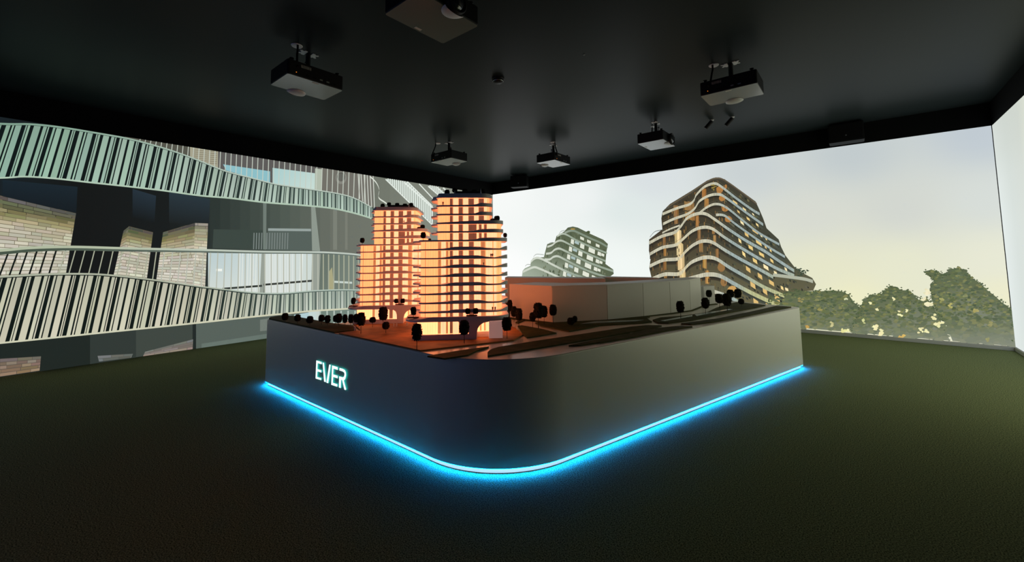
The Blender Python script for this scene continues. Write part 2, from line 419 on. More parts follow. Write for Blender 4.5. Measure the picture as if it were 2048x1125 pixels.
slats(p, lo_rail, lo_bot, -60, 738, lambda x: mixc((206, 204, 180), (190, 200, 186), smoothstep(350, 640, x)), lambda x: mixc((10, 22, 18), (96, 112, 104), smoothstep(300, 720, x)),
      lambda x: 36*max(0, 1-max(x, -200)/600) if x < 600 else 0, lambda x: max(.3, .98-.00092*x) if x > -200 else 1.16, 8, seq)
p.stroke([(x, y-1) for x, y in lo_rail], lambda x: max(2.4, 4-.003*x), lambda x: mixc((172, 178, 158), (176, 192, 180), smoothstep(300, 600, x)), 11)
p.stroke([(x, y-1) for x, y in lo_bot], 3.4, (206, 206, 180), 11)
p.build('slatted_balcony', root_l)
p = Pic(toL, NL)     # handrail with posts
x = -50
while x < 738:
    s = 19.5 if x < 150 else max(9, 19.5-.018*(x-150))
    lean_ = 10*max(0, 1-max(x, -100)/520) if x < 520 else 0
    y0 = interp(hand, x+lean_)+4; y1 = interp(lo_rail, x-lean_)
    dk = -60 < x < 125
    p.line((x+lean_, y0), (x-lean_, y1), 3.6 if dk else 2.2, (14, 22, 18) if dk else ((168, 172, 150) if x < 320 or x > 640 else (182, 186, 172)), 7)
    x += s
p.stroke(hand, lambda x: max(3.2, 5.5-.004*x), lambda x: mixc((176, 186, 160), (190, 200, 190), smoothstep(100, 600, x)), 10)
p.stroke([(x, y+max(3.2, 5.5-.004*x)) for x, y in hand], lambda x: max(2, 6-.007*x), lambda x: mixc((70, 84, 70), (100, 112, 104), smoothstep(0, 500, x)), 9)
p.build('balcony_handrail', root_l)

# ---- back wall picture: sky, two apartment towers, trees
toB = lambda x, y: ony(x, y, 0)
NB = (0, -1, 0)
ZB = .06
ctrl = [(1000, 400, (246, 249, 247)), (1010, 540, (253, 254, 253)), (1150, 400, (240, 244, 243)), (1150, 500, (242, 248, 245)), (1250, 420, (222, 232, 230)), (1300, 360, (216, 223, 226)), (1250, 540, (242, 248, 245)),
        (1500, 340, (200, 208, 210)), (1700, 310, (192, 201, 204)), (1960, 270, (190, 200, 208)), (1620, 430, (214, 217, 208)), (1800, 420, (208, 212, 206)), (1970, 400, (212, 218, 214)),
        (1650, 540, (229, 229, 200)), (1800, 530, (229, 230, 204)), (1980, 520, (229, 230, 210)), (1700, 600, (237, 235, 196)), (2000, 600, (235, 233, 200)), (1500, 600, (224, 227, 196)), (1100, 620, (236, 244, 240))]
def skyc(x, y):
    sw = 0; c = [0, 0, 0]
    for cx, cy, cc in ctrl:
        w_ = 1/(((x-cx)**2+(1.6*(y-cy))**2)+1500)**1.4; sw += w_
        for i in range(3): c[i] += w_*cc[i]
    return tuple(v/sw for v in c)
b = Pic(toB, NB)
rtop = lambda x: 251-.1378*(x-1983)
rbot = lambda x: 702.6+.0864*(x-2033)-7
nx_, ny_ = 56, 22
gx = [985+(2031-985)*i/nx_ for i in range(nx_+1)]
def gp(i, j):
    # work in wall coordinates so that the picture stays a rectangle
    X = .012+(W-.024)*i/nx_; Z = ZB+(ZT-ZB)*j/ny_; return X, Z
def pix(P):
    d = P-CAM; w_ = d.dot(fw); return 1024+F_PX*d.dot(rt)/w_, CY_PX-F_PX*d.dot(up)/w_
for i in range(nx_):
    for j in range(ny_):
        vs_ = [gp(i, j), gp(i+1, j), gp(i+1, j+1), gp(i, j+1)]
        cs = [lin(skyc(*pix(Vector((X, 0, Z))))) for X, Z in vs_]
        b.add([(X, -.003, Z) for X, Z in vs_], [(0, 1, 2, 3)]); b.cols.append(cs)
root_b = b.build('projected_picture')
tag(root_b, 'projected picture of pale evening sky with two terraced apartment towers and trees', 'projection')

def zb(pts): return [(1280+x/4.019, 340+y/4.019) for x, y in pts]
def zs(pts): return [(1020+x/8.035, 430+y/8.035) for x, y in pts]
# big tower
p = Pic(toB, NB)
sil = zb([(100, 900), (75, 790), (85, 720), (72, 650), (74, 560), (180, 478), (172, 390), (182, 335), (240, 275), (420, 165), (540, 85), (610, 60), (680, 75), (800, 160), (930, 255), (960, 320), (990, 390), (1018, 470), (1115, 560), (1135, 620), (1170, 690), (1240, 780), (1300, 825), (1385, 870), (1415, 920), (1392, 972), (1200, 985), (1150, 1090), (600, 1090), (300, 1000)])
def shade(x, y):
    t = (x-1300)/330; return mixc(mixc((60, 50, 36), (66, 72, 60), t), (104, 98, 70), smoothstep(480, 620, y))
p.poly(sil, [shade(*q) for q in sil], 1)
warm = [(290, 330, 26, 50), (395, 290, 50, 40), (400, 370, 50, 40), (290, 400, 20, 40), (515, 190, 22, 44), (535, 265, 22, 40), (460, 420, 16, 60), (475, 510, 16, 60), (490, 610, 20, 60), (520, 740, 20, 60), (540, 860, 20, 60), (305, 545, 34, 70), (320, 640, 34, 60), (330, 745, 34, 66), (340, 840, 30, 44), (195, 570, 14, 40), (200, 660, 14, 40), (200, 760, 16, 50), (205, 850, 16, 26), (640, 160, 28, 30), (660, 228, 26, 24), (685, 312, 28, 24), (712, 398, 30, 26), (590, 490, 14, 30), (600, 560, 14, 40), (620, 670, 16, 40), (655, 780, 30, 44), (675, 900, 26, 40), (740, 970, 40, 40), (690, 135, 10, 18)]
for wx, wy, rx, ry in warm:
    X, Y = zb([(wx, wy)])[0]
    c = (178, 124, 66) if wx > 400 and wy < 480 else random.choice([(206, 160, 92), (176, 132, 74), (150, 112, 66)])
    if 280 < wx < 350 and wy > 500: c = (250, 226, 168)
    hx, hy = rx/4.019*.8, ry/4.019*.95
    if wx > 610 and wy < 420 or wx > 640: p.blob(X, Y, rx/4.019, ry/4.019, c, 3.7, 10, .1)
    else:
        for q in (-.6, .1, .7):
            p.poly([(X+hx*(q-.38), Y-hy), (X+hx*(q+.3), Y-hy*random.uniform(.7, 1)), (X+hx*(q+.38), Y+hy), (X+hx*(q-.3), Y+hy*random.uniform(.7, 1))], jitter(mixc(c, (120, 88, 52), abs(q)*.5), 14), 3.7)
# window rows on the receding right face
def inpoly(out_, x, y):
    c = False
    for i in range(len(out_)):
        (x1, y1), (x2, y2) = out_[i-1], out_[i]
        if (y1 > y) != (y2 > y) and x < (x2-x1)*(y-y1)/(y2-y1)+x1: c = not c
    return c
def scatter(p, out_, n, cols, w0, w1, h0, h1, slope, lay, xr=None):
    xs_ = [q[0] for q in out_]; ys_ = [q[1] for q in out_]; k = 0
    while k < n:
        x = random.uniform(*(xr or (min(xs_), max(xs_)))); y = random.uniform(min(ys_), max(ys_)); w_ = random.uniform(w0, w1); h = random.uniform(h0, h1)
        if not (inpoly(out_, x-1, y) and inpoly(out_, x+w_+1, y+h) and inpoly(out_, x+w_+1, y-2)): k += .2; continue
        p.poly([(x, y), (x+w_, y+w_*slope), (x+w_, y+h+w_*slope), (x, y+h)], jitter(random.choice(cols), 8), lay+random.random()*.3); k += 1
scatter(p, sil, 420, [(36, 33, 26), (30, 30, 26), (88, 72, 46), (118, 90, 52), (56, 54, 44), (140, 106, 60)], .7, 2, 4, 9, 0, 3.45, (1298, 1450))
scatter(p, sil, 300, [(46, 48, 40), (40, 44, 38), (86, 88, 70), (66, 70, 58), (104, 98, 66)], 2, 6, 2.5, 5, .72, 3.45, (1440, 1625))
rowsw = [((745, 240), (780, 262), 20), ((825, 300), (850, 315), 20), ((780, 320), (800, 335), 20), ((855, 375), (880, 392), 22), ((930, 425), (950, 440), 20), ((805, 405), (832, 425), 24), ((900, 345), (915, 356), 16),
         ((900, 470), (945, 500), 22), ((965, 515), (980, 525), 20), ((1005, 540), (1018, 550), 20), ((840, 500), (870, 520), 26), ((930, 560), (975, 590), 26), ((1000, 605), (1015, 615), 22), ((1040, 632), (1055, 642), 22),
         ((870, 600), (905, 622), 30), ((955, 655), (995, 680), 28), ((1045, 710), (1070, 728), 26), ((905, 705), (940, 728), 32), ((990, 755), (1030, 780), 32), ((1075, 810), (1100, 825), 26), ((945, 825), (980, 850), 36), ((1035, 880), (1075, 905), 34), ((985, 945), (1020, 970), 40), ((1080, 1000), (1120, 1025), 38), ((1130, 930), (1150, 942), 28), ((1165, 945), (1190, 955), 24),
         ((1160, 780), (1180, 795), 24), ((790, 548), (812, 565), 30), ((820, 650), (845, 672), 34), ((850, 770), (885, 795), 36), ((885, 895), (925, 922), 40), ((910, 1030), (950, 1058), 44), ((1010, 1070), (1040, 1085), 26)]
for (ax, ay), (cx, cy), h in rowsw:
    q = zb([(ax, ay), (cx, cy), (cx+5, cy+h), (ax+5, ay+h)]); c = random.choice([(248, 220, 150), (236, 204, 130), (250, 232, 180), (226, 190, 120)])
    p.poly(q, c, 3.8)
lightL, lightR, lowR = (206, 202, 178), (160, 176, 174), (160, 172, 126)
def rib(pts, th, layer=5):
    q = spline(zb(pts), 6)
    def c(x):
        X = (x-1280)*4.019; return mixc(lightL, lightR, smoothstep(560, 760, X))
    def cc(x):
        Y = interp(q, x); return mixc(c(x), (196, 196, 140), smoothstep(520, 600, Y)*smoothstep(1460, 1500, x))
    p.stroke(q, lambda x: th/4.019, cc, layer)
    p.band([(x, y+th/4.019) for x, y in q], [(x, y+th/4.019+7) for x, y in q], lambda x: mixc((34, 34, 28), (50, 54, 46), smoothstep(1430, 1520, x)), layer-1.6, lambda x: mixc((66, 58, 44), (78, 84, 72), smoothstep(1430, 1520, x)))
    p.stroke([(x, y-3.6) for x, y in q if x < 1500], .55, (104, 100, 82), layer-.5)
    for k in range(int((q[-1][0]-q[0][0])/2.1)):
        x = q[0][0]+k*2.1+random.uniform(0, .8); y = interp(q, x); c_ = cc(x)
        g = smoothstep(1345, 1362, x)*(1-smoothstep(1372, 1384, x))*smoothstep(440, 500, y)
        d_ = mixc(mixc(c_, (255, 226, 160), g), (96, 94, 78), random.choice([0, .12, .3, .45]))
        p.poly([(x, y+.3), (x+.8, y+.3), (x+.8, y+th/4.019-.4), (x, y+th/4.019-.4)], d_, layer+.6)
rib([(182, 345), (300, 297), (395, 268), (436, 232), (452, 192), (520, 125), (595, 100), (645, 118), (780, 222), (900, 308), (962, 345)], 22)
rib([(185, 425), (270, 385), (380, 345), (440, 300), (480, 240), (560, 195), (640, 187), (700, 220), (850, 330), (990, 430)], 22)
rib([(480, 335), (540, 290), (610, 265), (690, 290), (830, 400), (960, 500), (1120, 590)], 20)
rib([(610, 352), (680, 358), (760, 420), (900, 520), (1040, 615), (1165, 690)], 20)
rib([(180, 500), (240, 470), (320, 440)], 14)
rib([(75, 575), (180, 520), (280, 490), (330, 440), (380, 375), (460, 340), (530, 342), (600, 385), (720, 470), (850, 555), (1000, 640), (1110, 715), (1240, 800)], 26)
rib([(80, 665), (180, 612), (290, 590), (350, 540), (420, 480), (500, 450), (580, 460), (680, 530), (830, 625), (1000, 725), (1120, 790), (1240, 838)], 26)
rib([(80, 760), (190, 712), (310, 700), (370, 640), (430, 590), (500, 560), (580, 568), (680, 630), (800, 700), (930, 770), (1070, 848)], 28)
rib([(100, 862), (200, 825), (320, 820), (380, 758), (430, 720), (520, 690), (610, 700), (720, 770), (860, 850), (1000, 930), (1160, 1000)], 30)
rib([(390, 862), (450, 845), (540, 825), (640, 835), (760, 900), (900, 975), (1060, 1050), (1130, 1080)], 34)
rib([(600, 965), (700, 1000), (800, 1050), (880, 1085)], 30)
q = spline(zb([(1070, 832), (1200, 848), (1320, 865), (1390, 885)]), 6)
p.stroke(q, 6.5, (176, 180, 160), 7)
q = spline(zb([(222, 292), (420, 168), (540, 88), (610, 62), (680, 77), (820, 175), (940, 268)]), 6)
p.stroke(q, 3.2, (98, 88, 70), 7); p.stroke([(x, y+3.2) for x, y in q], 3, (64, 60, 50), 6)
q = spline(zb([(80, 540), (120, 495), (185, 480)]), 6); p.stroke(q, 1.2, (84, 92, 86), 7)
q = spline(zb([(180, 345), (200, 315), (235, 300)]), 6); p.stroke(q, 1.2, (84, 92, 86), 7)
for k in range(26):       # fine balustrade lines on the ribbons catching the light
    pass
for cx, cy, n in [(1290, 815, 26), (590, 135, 9)]:
    for k in range(n):
        X, Y = zb([(cx+random.gauss(0, 26 if n > 10 else 12), cy+random.gauss(0, 16))])[0]
        p.blob(X, Y, 2.4, 1.3, (60, 74, 58) if n > 10 else (150, 130, 60), 8, 5, .4)
p.build('apartment_tower', root_b)
# small tower
p = Pic(toB, NB)
sil = zs([(190, 1020), (205, 900), (240, 860), (330, 820), (335, 740), (380, 690), (545, 680), (575, 560), (600, 470), (720, 440), (750, 340), (870, 270), (930, 205), (1010, 188), (1090, 205), (1300, 310), (1500, 400), (1575, 470), (1550, 600), (1535, 790), (1660, 880), (1668, 950), (1600, 1000), (1500, 1020)])
p.poly(sil, [mixc((88, 98, 74), (168, 180, 162), smoothstep(480, 556, y)*smoothstep(1180, 1060, x)) for x, y in sil], 1)
scatter(p, sil, 200, [(96, 106, 82), (74, 84, 64), (112, 122, 98), (66, 76, 56)], .7, 2.4, 3, 7, .3, 1.6, (1085, 1230))
def rib2(pts, th, c=(152, 166, 148)):
    q = spline(zs(pts), 6); p.stroke(q, th/8.035, lambda x: mixc((206, 212, 198), c, smoothstep(1100, 1150, x)), 4)
rib2([(880, 275), (950, 245), (1020, 240), (1100, 270), (1300, 365), (1450, 430), (1570, 500)], 34, (130, 144, 126))
rib2([(760, 330), (840, 290), (920, 310), (1080, 400), (1300, 500), (1480, 570), (1560, 600)], 30)
rib2([(600, 500), (680, 470), (750, 415), (830, 400), (940, 450), (1100, 540), (1300, 630), (1540, 730)], 32)
rib2([(580, 610), (660, 595), (720, 545), (790, 525), (880, 560), (1060, 650), (1280, 755), (1540, 850), (1665, 890)], 34)
rib2([(560, 700), (640, 700), (700, 660), (770, 650), (860, 690), (1050, 790), (1270, 890), (1550, 985)], 34)
rib2([(335, 740), (390, 690), (450, 675), (540, 705), (700, 790), (860, 870), (1050, 950), (1200, 1000)], 36)
rib2([(210, 900), (290, 860), (390, 825), (480, 850), (640, 920), (800, 990)], 36)
for j, (x0, y0) in enumerate([(985, 385), (955, 505), (925, 630), (890, 765), (860, 905)]):
    for dx, w_, h in [(0, 46, 74), (62, 66, 40), (150, 62, 72), (285, 98, 70), (430, 52, 56), (490, 44, 40)]:
        yy = y0+dx*.47
        if x0+dx+w_ > 1590: continue
        p.poly(zs([(x0+dx, yy), (x0+dx+w_, yy+w_*.45), (x0+dx+w_-6, yy+w_*.45+h), (x0+dx-10, yy+h)]), (226, 230, 214) if w_ != 66 else (170, 190, 188), 3)
for dx, dy in [(1130, 345), (1240, 395), (1380, 460)]:
    p.poly(zs([(dx, dy), (dx+60, dy+26), (dx+60, dy+70), (dx, dy+46)]), (222, 226, 208), 3)
p.blob(*zs([(1015, 228)])[0], 5, 1.6, (170, 140, 70), 5); p.blob(*zs([(1258, 280)])[0], 4, 3, (70, 82, 54), 5)
for a in ([(785, 310), (820, 265), (880, 245)], [(610, 490), (640, 450), (690, 440)], [(380, 670), (430, 630), (545, 640)], [(245, 825), (280, 795), (340, 800)]):
    p.stroke(spline(zs(a), 5), .9, (110, 122, 108), 5)
p.build('apartment_tower', root_b)
# trees
def foliage(outline, n, cols, leaf, holes, parent, name='tree'):
    p = Pic(toB, NB)
    p.poly(outline, [mixc((92, 102, 70), (138, 143, 128), smoothstep(600, 700, y)) for x, y in outline], 2)
    xs_ = [q[0] for q in outline]; ys_ = [q[1] for q in outline]
    def inside(x, y):
        c = False
        for i in range(len(outline)):
            (x1, y1), (x2, y2) = outline[i-1], outline[i]
            if (y1 > y) != (y2 > y) and x < (x2-x1)*(y-y1)/(y2-y1)+x1: c = not c
        return c
    k = 0
    while k < n:
        x = random.uniform(min(xs_), max(xs_)); y = random.uniform(min(ys_), max(ys_))
        if not inside(x, y): continue
        fade = smoothstep(610, 695, y)
        c = mixc(jitter(random.choice(cols), 10), mixc((108, 116, 78), (136, 141, 126), fade), .62*fade+.26)
        s = leaf*random.uniform(.6, 1.7)*(1+fade)
        if y < rbot(x)-3: p.blob(x, y, s*1.5, s*.75, c, 3+random.random()*12, 6, .4)
        k += 1
    for i in range(len(outline)):       # ragged rim of single leaves
        (x1, y1), (x2, y2) = outline[i-1], outline[i]
        if max(y1, y2) > 660 and abs(x1-x2) < 3 or min(y1, y2) > 640: continue
        for j in range(int(math.hypot(x2-x1, y2-y1)/1.6)):
            t = random.random(); p.blob(x1+(x2-x1)*t+random.gauss(0, 2), y1+(y2-y1)*t+random.gauss(0, 2), 1.8, 1.2, jitter(cols[0], 12), 3+random.random()*12, 6, .4)
    for hx, hy, hr, hc in holes:
        for j in range(5):
            p.blob(hx+random.gauss(0, hr*.6), hy+random.gauss(0, hr*.5), hr*.7, hr*.5, jitter(hc, 8), 16+random.random()*3, 7, .4)
    return p.build(name, parent)
greens = [(78, 92, 62), (92, 104, 66), (110, 118, 72), (66, 82, 60), (132, 132, 80), (84, 98, 76)]
YL = (242, 236, 180)
def zt_(pts): return [(1560+x/4.197, 500+y/4.197) for x, y in pts]
def bl(x): return rbot(x)-2
t1 = zt_([(-90, 400), (60, 365), (130, 345), (330, 350), (440, 340), (520, 350), (580, 380), (610, 430), (650, 470), (700, 520), (720, 600)])
t1 += [(1735, bl(1735)), (1590, bl(1590)), (1540, bl(1540))]
foliage(t1, 560, greens, 2.2, [(1662, 648, 4, (200, 196, 140)), (1690, 660, 5, (224, 220, 150)), (1616, 655, 4, (196, 160, 84)), (1640, 620, 4, (150, 142, 84)), (1600, 600, 4, (150, 140, 86)), (1690, 598, 3, (210, 214, 170))], root_b)
t3 = zt_([(1400, 640), (1310, 520), (1270, 400), (1260, 300), (1300, 260), (1240, 215), (1215, 185), (1270, 165), (1330, 185), (1380, 215), (1420, 170), (1500, 150), (1560, 175), (1600, 230), (1690, 290), (1740, 340), (1800, 385), (1870, 450), (1930, 490), (1945, 500)])
t3 += [(2027, bl(2027)), (1905, bl(1905))]
foliage(t3, 900, greens, 2.3, [(1900, 612, 4, (178, 172, 100)), (1950, 622, 5, (170, 162, 96)), (1980, 650, 5, (150, 146, 96)), (1880, 600, 4, (160, 160, 96)), (1930, 590, 4, (130, 136, 90)), (1975, 680, 4, (150, 148, 100))], root_b)
t2 = zt_([(650, 560), (680, 480), (700, 420), (760, 385), (850, 370), (880, 340), (930, 305), (970, 310), (1010, 340), (1080, 340), (1120, 380), (1160, 420), (1230, 400), (1290, 480), (1330, 560), (1400, 700), (1440, 800)])
t2 += [(1900, bl(1900)), (1700, bl(1700))]
foliage(t2, 800, greens, 2.0, [(1752, 655, 6, YL), (1762, 664, 6, YL), (1800, 630, 4, YL), (1756, 620, 3, YL), (1840, 660, 4, YL), (1852, 664, 4, YL), (1876, 650, 6, YL), (1868, 636, 5, YL), (1800, 674, 5, (214, 180, 100)), (1806, 682, 4, YL), (1726, 640, 4, (210, 212, 150)), (1740, 606, 3, YL), (1815, 622, 3, YL), (1858, 610, 7, (238, 232, 190)), (1846, 598, 5, (238, 232, 190)), (1760, 672, 4, YL), (1694, 660, 4, YL), (1788, 598, 3, YL), (1854, 586, 6, (236, 230, 192))], root_b)
# ---- right wall picture: sky by the corner, unseen bright stretch added to light the plinth, dark beyond
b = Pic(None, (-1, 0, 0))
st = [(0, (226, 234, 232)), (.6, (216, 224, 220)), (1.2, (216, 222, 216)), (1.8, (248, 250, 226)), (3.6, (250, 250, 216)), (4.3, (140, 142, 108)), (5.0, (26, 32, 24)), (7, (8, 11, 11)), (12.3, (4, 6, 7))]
def rc(d, z):
    for i in range(len(st)-1):
        if st[i][0] <= d <= st[i+1][0]: c = mixc(st[i][1], st[i+1][1], (d-st[i][0])/(st[i+1][0]-st[i][0])); break
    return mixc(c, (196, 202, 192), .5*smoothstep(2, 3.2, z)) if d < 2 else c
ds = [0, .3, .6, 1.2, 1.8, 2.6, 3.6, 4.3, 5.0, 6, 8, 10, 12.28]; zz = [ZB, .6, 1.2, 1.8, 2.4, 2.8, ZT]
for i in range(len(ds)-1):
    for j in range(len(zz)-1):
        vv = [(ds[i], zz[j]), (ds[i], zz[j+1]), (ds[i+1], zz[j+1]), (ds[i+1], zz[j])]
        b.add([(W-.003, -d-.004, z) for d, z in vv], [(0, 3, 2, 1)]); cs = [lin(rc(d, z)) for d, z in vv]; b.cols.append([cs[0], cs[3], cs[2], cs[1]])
o = b.build('projected_picture'); tag(o, 'blank pale grey projected sky on the right wall beside the corner, with an unseen bright stretch added', 'projection')
# ---- front wall picture behind the viewer: unseen dim blue glow assumed to light the plinth front
b = Pic(None, (0, 1, 0))
fx = [.02, 2, 4, 6, 8, W-.02]; fc = [(30, 42, 60), (62, 80, 124), (78, 90, 142), (56, 62, 104), (10, 12, 20), (4, 6, 6)]
for i in range(5):
    b.add([(fx[i], -D+.003, .06), (fx[i], -D+.003, ZT), (fx[i+1], -D+.003, ZT), (fx[i+1], -D+.003, .06)], [(0, 1, 2, 3)])
    b.cols.append([lin(fc[i]), lin(fc[i]), lin(fc[i+1]), lin(fc[i+1])])
o = b.build('projected_picture'); tag(o, 'dim blue unseen projection assumed on the front wall behind the camera', 'projection')

# ------------------------------------------------------------------ display plinth
ZP = .725
out = rpoly([(2.93, -7.13, .13), (6.44, -7.13, .75), (7.612, -2.755, .10), (6.75, -2.42, .25), (5.0, -2.6, .5), (3.8, -3.6, .6), (3.55, -5.6, .5), (3.75, -6.55, .25), (4.15, -6.82, .1), (3.3, -6.86, .3), (2.93, -6.86, .10)], 48)
outd = dense(out, .25)
plinth = empty('display_plinth', (5.4, -5.2, 0))
tag(plinth, 'white plinth with rounded corners, lit EVER lettering and blue glow along the floor', 'plinth')
def pl(o): o.matrix_parent_inverse = plinth.matrix_world.inverted(); o.location = -Vector(plinth.location)+o.location; o.parent = plinth; o.matrix_parent_inverse = Matrix(); return o
body = MB().prism(out, .045, ZP).build('body', M_plinth); bevel(body, .004, 2); pl(body)
base = MB().prism(offset(out, .045), 0, .045).build('base', mat('dark_base', (.03, .03, .035), .6)); pl(base)
M_strip = mat('light_strip_diffuser', (.05, .04, .03), .8, spec=.1, emit=(.50, .72, .95), es=.9)
inn = offset(out, .028)
strip = MB().prism(inn, .010, .0448, cap=False).build('light_strip_diffuser', M_strip); pl(strip)
M_led = mat('blue_led', (.1, .3, .5), .5, emit=(.0, .20, 1.0), es=190)
ia, ib = offset(out, .003), offset(out, .014); n = len(out); lb_ = MB()
lb_.add([(x, y, .0440) for x, y in ia]+[(x, y, .0440) for x, y in ib], [(i, n+i, n+(i+1) % n, (i+1) % n) for i in range(n)])
led = lb_.build('led_strip', M_led); pl(led); led['label'] = 'blue light strip under the plinth edge'
road = MB().prism(offset(out, .004), ZP, ZP+.006).build('road_surface', M_road); pl(road)
# lettering, outlines read off the front face
M_let = mat('lit_letter_face', (.8, .9, .9), .5, emit=(.80, 1.0, .97), es=1.3)
M_letb = mat('letter_halo_rim', (.1, .6, .6), .5, emit=(.05, .75, .72), es=.45)  # teal emission on letter sides and backs, added to give a halo
def zl(x, y): q = ony(520+x/7.032, 690+y/7.032, -7.13); return (q.x, q.z)
def letter(polys):
    mb = MB(); y0, y1 = -7.135, -7.141
    for pts in polys:
        q = [zl(*a) for a in pts]; n = len(q)
        area = sum(q[i-1][0]*q[i][1]-q[i][0]*q[i-1][1] for i in range(n))
        if area < 0: q = q[::-1]
        mb.add([(x, y1, z) for x, z in q]+[(x, y0, z) for x, z in q], [tuple(range(n)), tuple(range(2*n-1, n-1, -1))]+[(n+i, n+(i+1) % n, (i+1) % n, i) for i in range(n)])
    me = mb.mesh('letter'); me.materials.append(M_let); me.materials.append(M_letb)
    for f in me.polygons:
        if abs(f.normal.y+1) > .01: f.material_index = 1
    return pl(link('letter', me))
letter([[(808, 218), (884, 240), (884, 272), (828, 256), (824, 340), (880, 357), (878, 388), (824, 372), (820, 450), (878, 467), (876, 495), (798, 472)]])
letter([[(896, 246), (917, 253), (944, 522), (918, 516)], [(990, 275), (1012, 282), (976, 538), (950, 530)]])
letter([[(1030, 288), (1110, 313), (1110, 352), (1050, 333), (1046, 414), (1110, 434), (1108, 470), (1046, 450), (1042, 532), (1105, 553), (1103, 588), (1018, 560)]])
letter([[(1134, 322), (1180, 336), (1210, 352), (1226, 385), (1228, 430), (1216, 478), (1196, 500), (1228, 620), (1224, 634), (1203, 628), (1172, 494), (1158, 488), (1152, 606), (1126, 598), (1130, 440), (1180, 456), (1198, 446), (1206, 410), (1200, 388), (1178, 372), (1133, 358)]])

# raised lawns, given by their outline in the photo on the model ground
ZL = ZP+.006
def lawn(pts, h=.011, m=M_lawn, name='lawn', z=ZL, world=None):
    q = world or [tuple(onz(x, y, z+h)[:2]) for x, y in pts]
    a = sum(q[i-1][0]*q[i][1]-q[i][0]*q[i-1][1] for i in range(len(q)))
    if a < 0: q = q[::-1]
    return pl(MB().prism(q, z, z+h).build(name, m))
def zA(pts): return [(840+x/4.876, 600+y/4.876) for x, y in pts]
def zB(pts): return [(1200+x/4.6545, 530+y/4.6545) for x, y in pts]
def zC(pts): return [(1000+x/6.827, 530+y/6.827) for x, y in pts]
arc = [q for q in out if q[1] < -6.8 and q[0] < 3.4]
lawn(None, world=[(4.52, -7.122), (4.55, -6.93), (4.3, -6.82), (4.02, -6.87), (3.3, -6.875), (3.06, -6.872), (2.96, -6.9), (2.94, -6.99), (2.96, -7.07), (3.06, -7.122)])
lawn(None, world=[(4.60, -7.122), (5.74, -7.122), (6.04, -6.44), (5.96, -6.22), (5.7, -6.0), (5.2, -5.75), (4.7, -5.8), (4.2, -6.0), (3.95, -6.4), (4.2, -6.76), (4.63, -6.93)], m=M_plaza, name='plaza')
lawn(zA([(72, 546), (240, 570), (470, 534), (560, 490), (632, 471), (672, 454), (400, 492)]))
lawn(zA([(660, 545), (658, 515), (675, 495), (705, 478), (765, 460), (1100, 405), (1500, 345), (2048, 262)])+zB([(430, 562), (575, 564), (520, 582), (0, 672)])+zA([(2048, 315), (1500, 410), (1000, 490)]))
lawn(zA([(1450, 443), (1640, 404), (2048, 328)])+zB([(430, 600), (700, 570), (860, 572), (640, 606), (300, 672), (0, 722)])+zA([(1850, 396), (1560, 440)]))
lawn(zB([(755, 546), (1100, 498), (1400, 436), (1640, 382), (1780, 390), (1600, 424), (1300, 486), (1050, 530), (850, 552)]))
lawn(zB([(490, 512), (560, 490), (800, 470), (1000, 440), (1080, 400), (1160, 372), (1270, 348), (1330, 352), (1450, 364), (1540, 374), (1450, 396), (1150, 452), (860, 512), (640, 540), (540, 538)]))
lawn(zC([(480, 790), (730, 772), (1100, 765), (1470, 748), (2048, 706)])+zB([(430, 494), (484, 528), (400, 538), (0, 562)])+zC([(1200, 860), (950, 904), (700, 856), (560, 826)]))
lawn(zC([(240, 832), (300, 826), (560, 872), (770, 926), (560, 962), (370, 990), (320, 950)]))
lawn(zC([(210, 782), (300, 742), (366, 740), (250, 790)]))
lawn(zB([(560, 520), (860, 466), (860, 480), (600, 524)]), h=.002, m=M_water, name='water_strip', z=ZL+.0112)
lawn(zB([(880, 462), (1200, 412), (1232, 414), (900, 476)]), h=.002, m=M_water, name='water_strip', z=ZL+.0112)
lawn(zC([(1100, 805), (1300, 770), (1960, 752), (1850, 770)]), h=.002, m=M_water, name='water_strip', z=ZL+.0112)

